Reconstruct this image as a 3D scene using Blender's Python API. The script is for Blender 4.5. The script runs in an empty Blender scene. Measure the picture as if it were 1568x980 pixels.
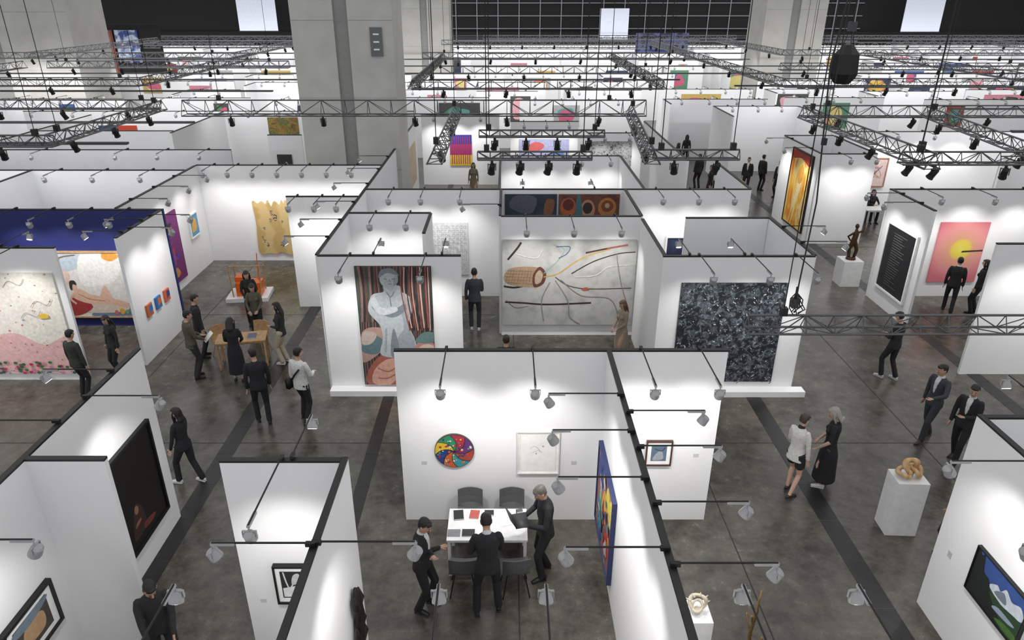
import bpy, math, random
from mathutils import Vector, Matrix, noise
from mathutils.bvhtree import BVHTree
random.seed(7)
scene=bpy.context.scene
try:
    scene.view_settings.view_transform='Standard'
except Exception: pass
COL=scene.collection
V=Vector
# ------------------------------------------------------------------ materials
MATS={}
def mat(name,col,rough=.6,metal=0,noise_amt=.06,nscale=8,emit=0,bump=0):
    if name in MATS: return MATS[name]
    m=bpy.data.materials.new(name);m.use_nodes=True
    nt=m.node_tree;b=nt.nodes['Principled BSDF']
    b.inputs['Roughness'].default_value=rough;b.inputs['Metallic'].default_value=metal
    tc=nt.nodes.new('ShaderNodeTexCoord');n=nt.nodes.new('ShaderNodeTexNoise')
    n.inputs['Scale'].default_value=nscale;n.inputs['Detail'].default_value=3
    nt.links.new(tc.outputs['Object'],n.inputs['Vector'])
    r=nt.nodes.new('ShaderNodeValToRGB')
    c0=[max(0,c*(1-noise_amt)) for c in col];c1=[min(1,c*(1+noise_amt)) for c in col]
    r.color_ramp.elements[0].color=(*c0,1);r.color_ramp.elements[0].position=.3
    r.color_ramp.elements[1].color=(*c1,1);r.color_ramp.elements[1].position=.7
    nt.links.new(n.outputs[0],r.inputs[0]);nt.links.new(r.outputs[0],b.inputs['Base Color'])
    if emit:
        b.inputs['Emission Color'].default_value=(*col,1);b.inputs['Emission Strength'].default_value=emit
        try: m.cycles.emission_sampling='NONE'
        except Exception: pass
    if bump:
        bp=nt.nodes.new('ShaderNodeBump');bp.inputs['Strength'].default_value=bump
        nt.links.new(n.outputs[0],bp.inputs['Height']);nt.links.new(bp.outputs[0],b.inputs['Normal'])
    MATS[name]=m;return m
def ramp_mat(name,stops,scale=4,detail=6,tex='noise',rough=.6,dist=0,interp='LINEAR',stretch=(1,1,1),bump=0):
    if name in MATS: return MATS[name]
    m=bpy.data.materials.new(name);m.use_nodes=True
    nt=m.node_tree;b=nt.nodes['Principled BSDF'];b.inputs['Roughness'].default_value=rough
    tc=nt.nodes.new('ShaderNodeTexCoord');mp=nt.nodes.new('ShaderNodeMapping');mp.inputs['Scale'].default_value=stretch
    nt.links.new(tc.outputs['Object'],mp.inputs[0])
    if tex=='noise':
        n=nt.nodes.new('ShaderNodeTexNoise');n.inputs['Detail'].default_value=detail;n.inputs['Distortion'].default_value=dist;o=n.outputs[0]
        n.inputs['Scale'].default_value=scale
    elif tex=='wave':
        n=nt.nodes.new('ShaderNodeTexWave');o=n.outputs[1];n.inputs['Scale'].default_value=scale;n.inputs['Distortion'].default_value=dist
    nt.links.new(mp.outputs[0],n.inputs['Vector'])
    r=nt.nodes.new('ShaderNodeValToRGB');r.color_ramp.interpolation=interp
    e=r.color_ramp.elements
    while len(e)<len(stops): e.new(.5)
    for i,(p,c) in enumerate(stops):
        e[i].position=p;e[i].color=(*c,1)
    nt.links.new(o,r.inputs[0]);nt.links.new(r.outputs[0],b.inputs['Base Color'])
    if bump:
        bp=nt.nodes.new('ShaderNodeBump');bp.inputs['Strength'].default_value=bump
        nt.links.new(o,bp.inputs['Height']);nt.links.new(bp.outputs[0],b.inputs['Normal'])
    MATS[name]=m;return m
WHITE=mat('wall_white_paint',(.80,.80,.81),.65,0,.012,1.5)
BLACKCAP=mat('black_cap_rail',(.008,.008,.009),.5)
BLK=mat('black_metal',(.012,.012,.013),.45,.3)
LGREY=mat('fixture_grey',(.36,.36,.37),.4,.2)
DGREY=mat('fixture_dark',(.05,.05,.055),.5,.2)
GLOW=mat('lamp_lens',(1,.98,.94),.3,0,0,1,emit=11)
ALU=mat('truss_metal',(.10,.10,.105),.4,.5)
ALU2=mat('truss_metal_light',(.22,.22,.23),.45,.4)
PAPER=mat('paper_white',(.82,.82,.8),.7)
WOOD=mat('light_wood',(.45,.27,.13),.5,0,.2,12)
def pc(c): # flat paint colour
    return mat('paint_%02x%02x%02x'%tuple(int(min(.999,x)*255) for x in c),c,.65,0,.12,14)
# ------------------------------------------------------------------ mesh builder
class MB:
    def __init__(s): s.v=[];s.f=[];s.m=[];s.mats=[]
    def mi(s,m):
        if m not in s.mats: s.mats.append(m)
        return s.mats.index(m)
    def add(s,vs,fs,m):
        o=len(s.v);k=s.mi(m);s.v+= [tuple(x) for x in vs]
        for f in fs: s.f.append([o+i for i in f]);s.m.append(k)
    def box(s,c,d,m,M=None):
        x,y,z=[k/2 for k in d];vs=[V((a*x,b*y,e*z)) for e in(-1,1) for b in(-1,1) for a in(-1,1)]
        if M: vs=[M@v for v in vs]
        vs=[v+V(c) for v in vs]
        s.add(vs,[(0,2,3,1),(4,5,7,6),(0,1,5,4),(2,6,7,3),(0,4,6,2),(1,3,7,5)],m)
    def loft(s,pts,rads,m,right=(1,0,0),n=10,rnd=True):
        pts=[V(p) for p in pts];rads=[(r,r) if not isinstance(r,(tuple,list)) else tuple(r) for r in rads]
        if rnd:
            t0=(pts[0]-pts[1]).normalized();t1=(pts[-1]-pts[-2]).normalized()
            r0=min(rads[0]);r1=min(rads[-1])
            pts=[pts[0]+t0*r0*.55]+pts+[pts[-1]+t1*r1*.55]
            rads=[(rads[0][0]*.6,rads[0][1]*.6)]+rads+[(rads[-1][0]*.6,rads[-1][1]*.6)]
        vs=[];N=len(pts)
        for i,p in enumerate(pts):
            t=(pts[min(i+1,N-1)]-pts[max(i-1,0)]).normalized()
            r=V(right)-t*V(right).dot(t)
            if r.length<1e-3: r=t.orthogonal()
            r.normalize();w=t.cross(r)
            for j in range(n):
                a=2*math.pi*j/n;vs.append(p+r*math.cos(a)*rads[i][0]+w*math.sin(a)*rads[i][1])
        fs=[]
        for i in range(N-1):
            for j in range(n):
                k=(j+1)%n;fs.append((i*n+j,i*n+k,(i+1)*n+k,(i+1)*n+j))
        fs.append(tuple(range(n-1,-1,-1)));fs.append(tuple((N-1)*n+j for j in range(n)))
        s.add(vs,fs,m)
    def tube(s,a,b,r,m,r2=None,n=8): s.loft([a,b],[r,r if r2 is None else r2],m,(1,.01,.02),n,False)
    def sphere(s,c,r,m,n=10,k=7):
        r=(r,r,r) if not isinstance(r,(tuple,list)) else r
        vs=[V(c)+V((0,0,-r[2]))]
        for i in range(1,k):
            a=math.pi*i/k
            for j in range(n):
                b=2*math.pi*j/n;vs.append(V(c)+V((r[0]*math.sin(a)*math.cos(b),r[1]*math.sin(a)*math.sin(b),-r[2]*math.cos(a))))
        vs.append(V(c)+V((0,0,r[2])));fs=[]
        for j in range(n): fs.append((0,1+(j+1)%n,1+j))
        for i in range(k-2):
            for j in range(n):
                q=(j+1)%n;fs.append((1+i*n+j,1+i*n+q,1+(i+1)*n+q,1+(i+1)*n+j))
        for j in range(n): fs.append((1+(k-2)*n+j,1+(k-2)*n+(j+1)%n,len(vs)-1))
        s.add(vs,fs,m)
    def data(s,name,smooth=False):
        me=bpy.data.meshes.new(name);me.from_pydata(s.v,[],s.f)
        for m in s.mats: me.materials.append(m)
        me.polygons.foreach_set('material_index',s.m)
        if smooth: me.polygons.foreach_set('use_smooth',[True]*len(s.f))
        me.update();return me
    def obj(s,name,loc=(0,0,0),rz=0,smooth=False,bevel=0,parent=None):
        o=bpy.data.objects.new(name,s.data(name,smooth));COL.objects.link(o);o.location=loc;o.rotation_euler=(0,0,rz)
        if bevel:
            b=o.modifiers.new('b','BEVEL');b.width=bevel;b.segments=2
        if parent: o.parent=parent
        return o
# ------------------------------------------------------------------ room shell
def floor_material():
    m=bpy.data.materials.new('polished_concrete');m.use_nodes=True;nt=m.node_tree;b=nt.nodes['Principled BSDF']
    L=nt.links.new;N=nt.nodes.new
    tc=N('ShaderNodeTexCoord')
    n1=N('ShaderNodeTexNoise');n1.inputs['Scale'].default_value=.6;n1.inputs['Detail'].default_value=9;n1.inputs['Roughness'].default_value=.68;n1.inputs['Distortion'].default_value=.5
    n2=N('ShaderNodeTexNoise');n2.inputs['Scale'].default_value=3;n2.inputs['Detail'].default_value=10;n2.inputs['Roughness'].default_value=.75
    L(tc.outputs['Object'],n1.inputs[0]);L(tc.outputs['Object'],n2.inputs[0])
    mx=N('ShaderNodeMath');mx.operation='ADD';L(n1.outputs[0],mx.inputs[0]);L(n2.outputs[0],mx.inputs[1])
    h=N('ShaderNodeMath');h.operation='MULTIPLY';h.inputs[1].default_value=.5;L(mx.outputs[0],h.inputs[0])
    r=N('ShaderNodeValToRGB');e=r.color_ramp.elements
    e[0].position=.40;e[0].color=(.036,.032,.025,1);e[1].position=.61;e[1].color=(.135,.124,.104,1)
    L(h.outputs[0],r.inputs[0])
    L(r.outputs[0],b.inputs['Base Color'])
    rr=N('ShaderNodeMapRange');rr.inputs[3].default_value=.14;rr.inputs[4].default_value=.36;L(n2.outputs[0],rr.inputs[0]);L(rr.outputs[0],b.inputs['Roughness'])
    return m
fm=floor_material()
mb=MB();mb.add([(-82,-4,0),(82,-4,0),(82,96,0),(-82,96,0)],[(0,1,2,3)],fm);mb.obj('floor')
strip=ramp_mat('floor_trench_cover',[(.3,(.008,.008,.008)),(.7,(.02,.019,.018))],6,4,rough=.4)
for i,(x,w) in enumerate([(-5.75,.34),(-2.75,.26),(5.78,.34),(11.6,.34),(-14.3,.34)]):
    mb=MB();y=3.0
    while y<60:
        mb.box((x,y+.495,.002),(w,.985,.004),strip);y+=1
    mb.obj('trim_trench_%d'%(i+1))
joint=mat('floor_joint_dark',(.025,.023,.02),.7)
mb=MB()
for y in [6.3,12.4,19,25.2,31.4]: mb.box((0,y,.001),(60,.02,.002),joint)
for x in [-8.8,.2,3.9,8.7,14.6]: mb.box((x,30,.0011),(.02,56,.002),joint)
mb.obj('trim_floor_joints')
T=.075;WH=3.4
def wall(kind,p,a,b,h=WH,m=None,plinth=None,cap=True):
    mb=MB();m=m or WHITE
    if a>b:a,b=b,a
    c=(a+b)/2;L=b-a
    if kind=='x':
        mb.box((c,p,h/2-.015),(L,T,h-.03),m)
        if cap: mb.box((c,p,h-.015),(L+.004,T+.004,.03),BLACKCAP)
        if plinth: mb.box((c+plinth[0],p-T/2-.13,.07),(L+plinth[1],.26,.14),WHITE)
    else:
        mb.box((p,c,h/2-.015),(T,L,h-.03),m)
        if cap: mb.box((p,c,h-.015),(T+.004,L+.004,.03),BLACKCAP)
    return mb.obj('booth_wall',bevel=0)
NAVY=mat('navy_wall_paint',(.012,.02,.13),.6,0,.05,2)
GREYP=mat('grey_wall_paint',(.42,.42,.44),.65,0,.03,2)
X=lambda p,a,b,**k: wall('x',p,a,b,**k)
Y=lambda p,a,b,**k: wall('y',p,a,b,**k)
e=T/2
# foreground
X(7.13,-5.9+e,-4.89);Y(-5.9,3.9,10.1)
X(7.10,-3.48,-1.97-e);Y(-1.97,3.9+e,7.15)
X(10.05,-1.79,3.54);Y(1.64,3.9+e,10.05-e)
X(3.9,-5.9+e,4.6)
Y(6.39,3,8.12);X(8.07,6.39+e,13)
# middle
X(14.6,-4.12,-.99,plinth=(0,0));Y(-4.15,14.65,33)
X(17.96,-4.15+e,-1.97);Y(-1.97,16.2,17.9)
X(14.56,3.42,6.73,plinth=(.1,.3));Y(3.47,14.61,17.4);Y(6.75,14.61,17.5);X(17.5,4.6,6.7)
X(17.66,-.13,3.48);Y(3.5,17.71,20.42);Y(-.15,17.71,20.42)
X(20.47,-4.15+e,7.2)
X(25.3,-.2,4.1);Y(-.2,20.52,25.25);Y(4.07,20.52,25.25)
X(23.77,-10.44,-4.2);Y(-10.44,18.4,23.7)
X(19.64,-6.24,-4.2)
Y(-9.17,15.85,18.2);X(18.28,-17,-9.12,m=NAVY)
X(15.14,-17,-10.18)
X(23.0,-24,-10.5);X(26.4,-22,-10.2,m=GREYP);Y(-15.5,18.4,23)
# right
X(20.47,11.3,23);Y(11.35,18.15,20.42)
X(15.42,11.24,19)
X(25.64,11.4,13.4);Y(11.4,25.7,29.3);X(29.4,11.4,13.4);Y(13.4,25.7,29.3)
X(30.3,13.7,28);Y(17.6,21,25);X(25.2,17.6,28)
Y(7.2,20.5,24.0)
X(38,10.8,15.2);Y(10.8,34.5,38);Y(15.2,34.5,38)
X(35,-4.1,-.33);X(33,.2,3.3);X(30,3.4,5.7);Y(6.3,24.5,33)
X(36.2,-24,-10);X(36.2,-10,-4.6);Y(-14,30,36);Y(-20,27,35);X(30.5,-19.8,-14.1)
X(29.5,-9.8,-8.4)
# far field of booths
rnd=random.Random(3)
rows=[41,45,49.7,55,61,68,76,84]
COLS=[(-7.5,-3.95,26.6,29),(-7.9,-4.2,56.5,60),(17.4,21.5,51.5,55),(-34,-24.6,43,47)]
def clear(x0,x1,y,p=.5): return not any(a-p<x1 and x0<b+p and c-p<y<d+p for a,b,c,d in COLS)
FS=[]
for r in rows:
    x=-r*.8-4
    while x<r*.8+4:
        L=rnd.uniform(3,7.5);yy=r+rnd.uniform(-.6,.6)
        if clear(x,x+L,yy) and not(-36<x+L and x<-28 and 59<yy<62) and rnd.random()<.93:
            X(yy,x,x+L,h=3.4);FS.append((yy,x,x+L,r))
            l2=rnd.uniform(1.5,2.7)
            if rnd.random()<.65 and clear(x-.1,x+.1,yy-l2/2,1.6): Y(x+T/2,yy-l2,yy-T/2)
        x+=L+rnd.uniform(.4,1.8)
X(88,-80,80,h=3.5,cap=False)
# far hall wall with glazing grid
bkw=mat('hall_wall_black',(.004,.004,.005),.8)
mb=MB();mb.box((0,95.2,8),(164,.4,16),bkw);mb.obj('wall_back')
mb=MB();mb.box((-82,46,8),(.4,100,16),bkw);mb.obj('wall_left')
mb=MB();mb.box((82,46,8),(.4,100,16),bkw);mb.obj('wall_right')
gl=mat('mullion_pale',(.26,.27,.29),.5)
mb=MB()
zz=3.6
while zz<15: mb.box((15,94.9,zz),(58,.12,.09),gl);zz+=1.45
xx=-14
while xx<44: mb.box((xx,94.88,9),(.10,.12,11),gl);xx+=2.6
mb.obj('window_1')
# ------------------------------------------------------------------ columns
colm=ramp_mat('column_cladding',[(.3,(.42,.41,.38)),(.7,(.49,.48,.45))],1.2,4,rough=.6)
colg=mat('column_groove',(.24,.24,.23),.6)
def column(x0,x1,y0,y1,h=16):
    mb=MB();w=x1-x0;a=w*.42;b=w*.56
    mb.box(((x0+x0+a)/2,(y0+y1)/2,h/2),(a,y1-y0,h),colm)
    mb.box(((x0+b+x1)/2,(y0+y1)/2,h/2),(w-b,y1-y0,h),colm)
    mb.box(((x0+a+x0+b)/2,(y0+y1)/2+.05,h/2),(b-a,y1-y0-.1,h),colg)
    for z in [2.6,5.2,7.8,10.4]: mb.box(((x0+x1)/2,y0-.002,z),(w,.008,.012),colg)
    return mb.obj('concrete_column')
for c in COLS: column(*c)
mb=MB();mb.box((-4.55,26.55,7.1),(.42,.04,.95),mat('sign_grey',(.12,.13,.14)));
for k in range(3): mb.box((-4.55,26.52,6.85+k*.25),(.2,.02,.05),PAPER)
mb.obj('column_sign')
scr=mat('projection_screen',(.62,.65,.75),.6,emit=.3)
for (x0,x1,y,z0,z1) in [(11,14.4,90,3.9,7.4),(-31.3,-26.8,89.6,4.9,11),(46.5,51,89.8,4.8,11)]:
    mb=MB();mb.box(((x0+x1)/2,y,(z0+z1)/2),(x1-x0,.1,z1-z0),scr)
    mb.box(((x0+x1)/2,y-.06,z0+.05),(x1-x0+.2,.12,.1),BLK)
    for q in (x0+.2,x1-.2): mb.tube((q,y,z1),(q,y,15.5),.04,BLK)
    mb.obj('hanging_screen')
# ------------------------------------------------------------------ spotlights on arms
def fixture_mesh(L):
    mb=MB()
    mb.box((0,-.01,.03),(.045,.10,.045),BLK)
    mb.tube((0,0,.045),(0,L,.045),.011,BLK)
    mb.box((0,L-.11,.03),(.035,.24,.03),LGREY)
    mb.tube((0,L,.045),(0,L,-.04),.010,LGREY)
    aim=V((0,-.52,-.85)).normalized();c=V((0,L,-.10))
    for sx in(-1,1): mb.box((sx*.074,L,-.07),(.007,.025,.085),LGREY)
    mb.box((0,L,-.032),(.15,.025,.007),LGREY)
    mb.loft([c-aim*.06,c-aim*.045,c+aim*.05,c+aim*.065],[.042,.062,.071,.068],LGREY,n=14,rnd=False)
    mb.tube(c+aim*.0655,c+aim*.068,.057,GLOW,n=14)
    return mb.data('track_spotlight')
FM={}
NL=[0]
def fixture(x,y,rz,L=1.1,light=0):
    if L not in FM: FM[L]=fixture_mesh(L)
    o=bpy.data.objects.new('track_spotlight',FM[L]);COL.objects.link(o)
    o.location=(x,y,WH);o.rotation_euler=(0,0,rz)
    if light:
        l=bpy.data.lights.new('spot_beam','SPOT');l.energy=light*1.9;l.spot_size=math.radians(100);l.spot_blend=.9;l.shadow_soft_size=.06;l.color=(1,.98,.945)
        lo=bpy.data.objects.new('spot_beam',l);COL.objects.link(lo);lo.parent=o
        lo.location=(0,L-.05,-.19);lo.rotation_euler=(-math.radians(28),0,0);NL[0]+=1
PI=math.pi
def sx_(Yw,xs,d=-1,L=1.1,light=45):
    for x in xs: fixture(x,Yw+d*T/2,PI if d<0 else 0,L,light)
def sy_(Xw,ys,d=1,L=1.0,light=40):
    for y in ys: fixture(Xw+d*T/2,y,-PI/2 if d>0 else PI/2,L,light)
sy_(1.64,[8.59,7.67,6.69,5.54],-1);sy_(1.64,[8.14,7.32,6.25,5.32],1)
sx_(10.05,[-.95,.42,2.15,3.08],-1,1.2,60)
sx_(7.1,[-2.72],-1,1.2,50);sy_(-1.97,[5.6],-1,1.0);sy_(-1.97,[5.62],1,1.0)
sy_(-5.9,[8.53,5.65],1);sy_(-5.9,[7.9,9.3],-1,1.0,25)
sx_(7.1,[-2.6],1,.9,25);sx_(3.9,[3.34,2.25,-.64,.38,-3.15],1,1.1,25)
sy_(6.39,[7.0,5.6],-1,1.0,45);sx_(8.07,[7.4,9.2],1,1,30)
sx_(14.6,[-3.4,-1.75],-1,1.2,60);sx_(14.56,[4.2,5.35,6.3],-1,1.2,40)
sx_(17.96,[-3.4,-2.5],-1,1.0,30);sx_(17.66,[.5,1.65,2.8],-1,1.2,55)
sx_(20.47,[-3.3,-2.4,-1.3,4.4,5.4,6.4],-1,1.1,40)
sx_(20.47,[.5,2.6],1,1.0,0);sx_(20.47,[12.2,13.7,15.2],-1,1.1,50)
sx_(23.77,[-9.8,-9,-8.2,-7.4,-6.6,-5.8,-5],-1,1.1,30)
sx_(19.64,[-5.9,-5.2,-4.6],-1,1,30);sy_(-10.44,[19.2,20.6,22],1,1,30);sy_(-4.15,[15.8,17.2,18.9,21,23,25,27],-1,1,12)
sy_(-9.17,[16.5,17.6],1,1,35);sx_(18.28,[-13,-12,-11,-10],-1,1.1,50);sx_(15.14,[-11,-12.6,-13.8],-1,1.2,60)
sx_(15.14,[-11.4,-13],1,1,0);sy_(-9.17,[16.2,17.2],-1,.9,0)
sx_(15.42,[12,13.6],-1,1.1,50);sy_(11.35,[18.8,19.8],-1,1,40);sy_(11.4,[26.5,28.5],-1,1,60)
sx_(14.56,[4.0,5.2],1,1,0);sy_(6.75,[15.4,16.6],1,1,30)
sx_(14.6,[-2.9,-1.4],1,1,0);sy_(-.15,[18.6],-1,1,0)
sx_(25.3,[.4,1.4,2.6,3.6],-1,1,30);sx_(25.64,[12,12.9],-1,1,40);sx_(30.3,[14.5,16,17.5,19],-1,1,50)
sx_(33,[.8,1.8,2.8],-1,1,40);sx_(35,[-3.4,-2.4,-1.2],-1,1,50);sx_(30,[4,5],-1,1,40);sx_(36.2,[-23,-21,-19.5,-18,-16,-12.5,-11,-9],-1,1,0)
sx_(23,[-11.5,-13,-14.5,-17,-19,-21],-1,1,0);sx_(26.4,[-11,-12.5,-14,-17,-19],-1,1,0);sx_(38,[11.5,12.8,14],-1,1,0)
for (yy,a,b,r) in FS:
    if r<66:
        q=a+.8
        while q<b-.4: fixture(q,yy-T/2,PI,1.1,0);q+=1.5
        q=a+.9
        while r<50 and q<b-.4: fixture(q,yy+T/2,0,1.0,0);q+=2.1
# added fill lights with invented bar bodies, brightening the far booth rows
def fill_bar(x0,x1,y,z,watt):
    cuts=sorted([(a-.6,b+.6) for a,b,c,d in COLS if c-.4<y<d+.4 and a<x1 and b>x0])
    segs=[];s=x0
    for a,b in cuts: segs.append((s,a));s=b
    segs.append((s,x1))
    for (x0,x1) in segs:
        if x1-x0<1: continue
        mb=MB();mb.box((0,0,.06),(x1-x0,.14,.06),DGREY)
        mb.box((0,0,.025),(x1-x0-.05,.10,.02),LGREY)
        o=mb.obj('added_fill_bar',((x0+x1)/2,y,z))
        l=bpy.data.lights.new('added_fill_light','AREA');l.shape='RECTANGLE';l.size=x1-x0;l.size_y=.12;l.energy=watt*(x1-x0)
        lo=bpy.data.objects.new('added_fill_light',l);COL.objects.link(lo);lo.parent=o;lo.location=(0,0,-.02);lo.rotation_euler=(math.radians(42),0,0)
fill_bar(-23,-10.6,33.5,4.6,13);fill_bar(-20,-11,20.8,4.6,11);fill_bar(-21,-10.6,24.6,4.6,11);fill_bar(16,28,22.8,4.6,12);fill_bar(17,27,27.8,4.6,11);fill_bar(-4,9,38.4,4.6,13);fill_bar(11,24,35.6,4.6,13);fill_bar(-30,-9,38.4,4.6,14)
for r in rows[1:]: fill_bar(-r*.78,r*.78,r-3.3,4.6,15)
fill_bar(-70,70,85.5,4.6,15)
# ------------------------------------------------------------------ trusses
def truss(p0,p1,s=.3,m=None,lamps=0,cables=True):
    m=m or ALU;p0=V(p0);p1=V(p1);d=(p1-p0);L=d.length;d.normalize();sd=V((-d.y,d.x,0));up=V((0,0,1))
    far=p0.y>30;k1=.018 if not far else .026;k2=.009 if not far else .012
    mb=MB();h=s/2;cr=[sd*-h-up*h,sd*h-up*h,up*h]
    for o in cr: mb.tube(p0+o,p1+o,k1,m,n=6)
    n=max(2,int(L/(s*1.6)));st=L/n
    for i in range(n+1):
        q=p0+d*st*i
        for k in ((0,1),(0,2),(1,2)): mb.tube(q+cr[k[0]],q+cr[k[1]],k2,m,n=4)
        if i<n:
            q2=p0+d*st*(i+1)
            for k in ((0,2),(1,2),(0,1)):
                a,b=k if i%2 else k[::-1]
                mb.tube(q+cr[a],q2+cr[b],k2,m,n=4)
    if cables:
        for t in (.08,.92):
            q=p0+d*L*t;mb.tube(q+up*h,q+up*9,.008,BLK,n=4);mb.box(q+up*(h+.06),(.09,.09,.12),BLK)
    mb.obj('lighting_truss')
    for i in range(lamps):
        stage_lamp(p0+d*L*(i+.5)/lamps-up*(h+.02),rnd.uniform(-.6,.6))
def mk_stage():
    mb=MB();mb.box((0,0,-.04),(.04,.04,.08),BLK)
    for sx in(-1,1): mb.box((sx*.07,0,-.12),(.01,.025,.13),BLK)
    mb.box((0,0,-.07),(.14,.025,.01),BLK)
    a=V((0,.5,-.85)).normalized();c=V((0,0,-.15));mb.loft([c-a*.11,c-a*.08,c+a*.07,c+a*.10],[.035,.052,.06,.07],BLK,n=10,rnd=False)
    mb.tube(c+a*.101,c+a*.103,.05,GLOW,n=10)
    return mb.data('stage_lamp')
SM=mk_stage()
def stage_lamp(p,rz):
    o=bpy.data.objects.new('stage_lamp',SM);COL.objects.link(o);o.location=p;o.rotation_euler=(0,0,rz)
z=6
truss((-8.1,18.3,z),(3.5,18.3,z),.36,lamps=5);truss((-1.25,12.3,z),(-1.25,18.1,z),.26,lamps=2);truss((2.55,12.3,z),(3.1,18.1,z),.26,lamps=2)
truss((2.6,12.5,z),(4.1,12.5,z),.16,lamps=2)
truss((-.5,12.4,z),(1.5,12.4,z),.13,lamps=4);truss((-.55,14.6,z),(2.0,14.6,z),.13,lamps=4)
truss((3.43,9.1,4.3),(9.5,9.1,4.3),.24,lamps=0)
truss((7.2,11.9,z),(7.2,17.6,z),.26,lamps=4);truss((7.2,17.7,z),(14.5,17.7,z),.26,lamps=4);truss((6.8,12.2,z),(10.5,12.2,z),.2,lamps=3);truss((9.4,12.2,z),(10.2,17.7,z),.22,lamps=3)
truss((-14,18.9,z),(-9,18.9,z),.22,lamps=3);truss((-8.85,13.8,z),(-8.85,18.8,z),.22,lamps=3);truss((-13,13.8,z),(-8.7,13.8,z),.2,lamps=2)
for (x0,x1,yy) in [(-20,-12,24.3),(-19,-9,31),(-3,5,23.5),(-2.5,6,28.5),(9,18,24),(11,21,30),(-26,-13,36),(-4,9,36),(14,30,38),(-22,-10,46),(-4,12,47),(24,42,47)]:
    truss((x0,yy,z),(x1,yy,z),.26,ALU2 if yy>30 else ALU,lamps=max(3,int((x1-x0)/2)),cables=yy<40)
for (x0,x1,yy) in [(-44,-18,54),(-3,16,53),(22,50,55),(-30,-9,64),(-2,20,66),(26,56,66)]:
    truss((x0,yy,5.4),(x1,yy,5.4),.3,ALU2,lamps=0,cables=False)
for (xx,y0,y1) in [(-20,24.3,31),(-12,24.3,36),(-3,23.5,36),(5,23.5,36),(9,24,36),(18,24,38),(-13,36,46),(-23,36,50),(9,36,47),(14,38,50),(30,38,47)]:
    truss((xx,y0,z),(xx,y1,z),.26,ALU2 if y0>30 else ALU,lamps=3,cables=False)
# hanging hoist bag and cables
mb=MB();mb.loft([(0,0,0),(0,0,.12),(0,0,.7),(0,0,.85)],[(.40,.34),(.45,.40),(.40,.36),(.26,.24)],BLK,n=8)
for a,b in((.2,0),(-.2,.1),(0,-.2)): mb.tube((a,b,.8),(0,0,1.5),.015,BLK,n=4)
mb.tube((0,0,1.4),(0,0,9),.025,BLK,n=6);mb.box((0,0,1.5),(.22,.18,.28),DGREY)
mb.obj('chain_hoist_bag',(10.7,23.6,6.2),smooth=False)
mb=MB()
pts=[(0,0,0),(.05,.02,1.5),(-.1,0,3.2),(.1,.1,5),(.02,0,8)];mb.loft(pts,[.011]*5,BLK,n=5)
hr_=random.Random(5)
for i in range(7):
    a=hr_.uniform(0,6.28);r1=hr_.uniform(.05,.12);mb.loft([(0,0,.22),(r1*math.cos(a),r1*math.sin(a),.12),(r1*1.3*math.cos(a+.6),r1*1.3*math.sin(a+.6),0),(r1*.6*math.cos(a+1.4),r1*.6*math.sin(a+1.4),-.1)],[.008]*4,BLK,n=5)
mb.box((0,0,.06),(.09,.08,.14),DGREY);mb.tube((0,0,.1),(0,0,.3),.02,BLK)
mb.obj('cable_hoist',(4.05,9.1,4.55),smooth=False)
mb=MB();mb.loft([(0,0,0),(.0,0,1),(0,0,9)],[.010]*3,BLK,n=5);mb.box((0,0,.05),(.08,.06,.12),BLK);mb.obj('cable_hoist',(5.6,12.6,6.15))
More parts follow.
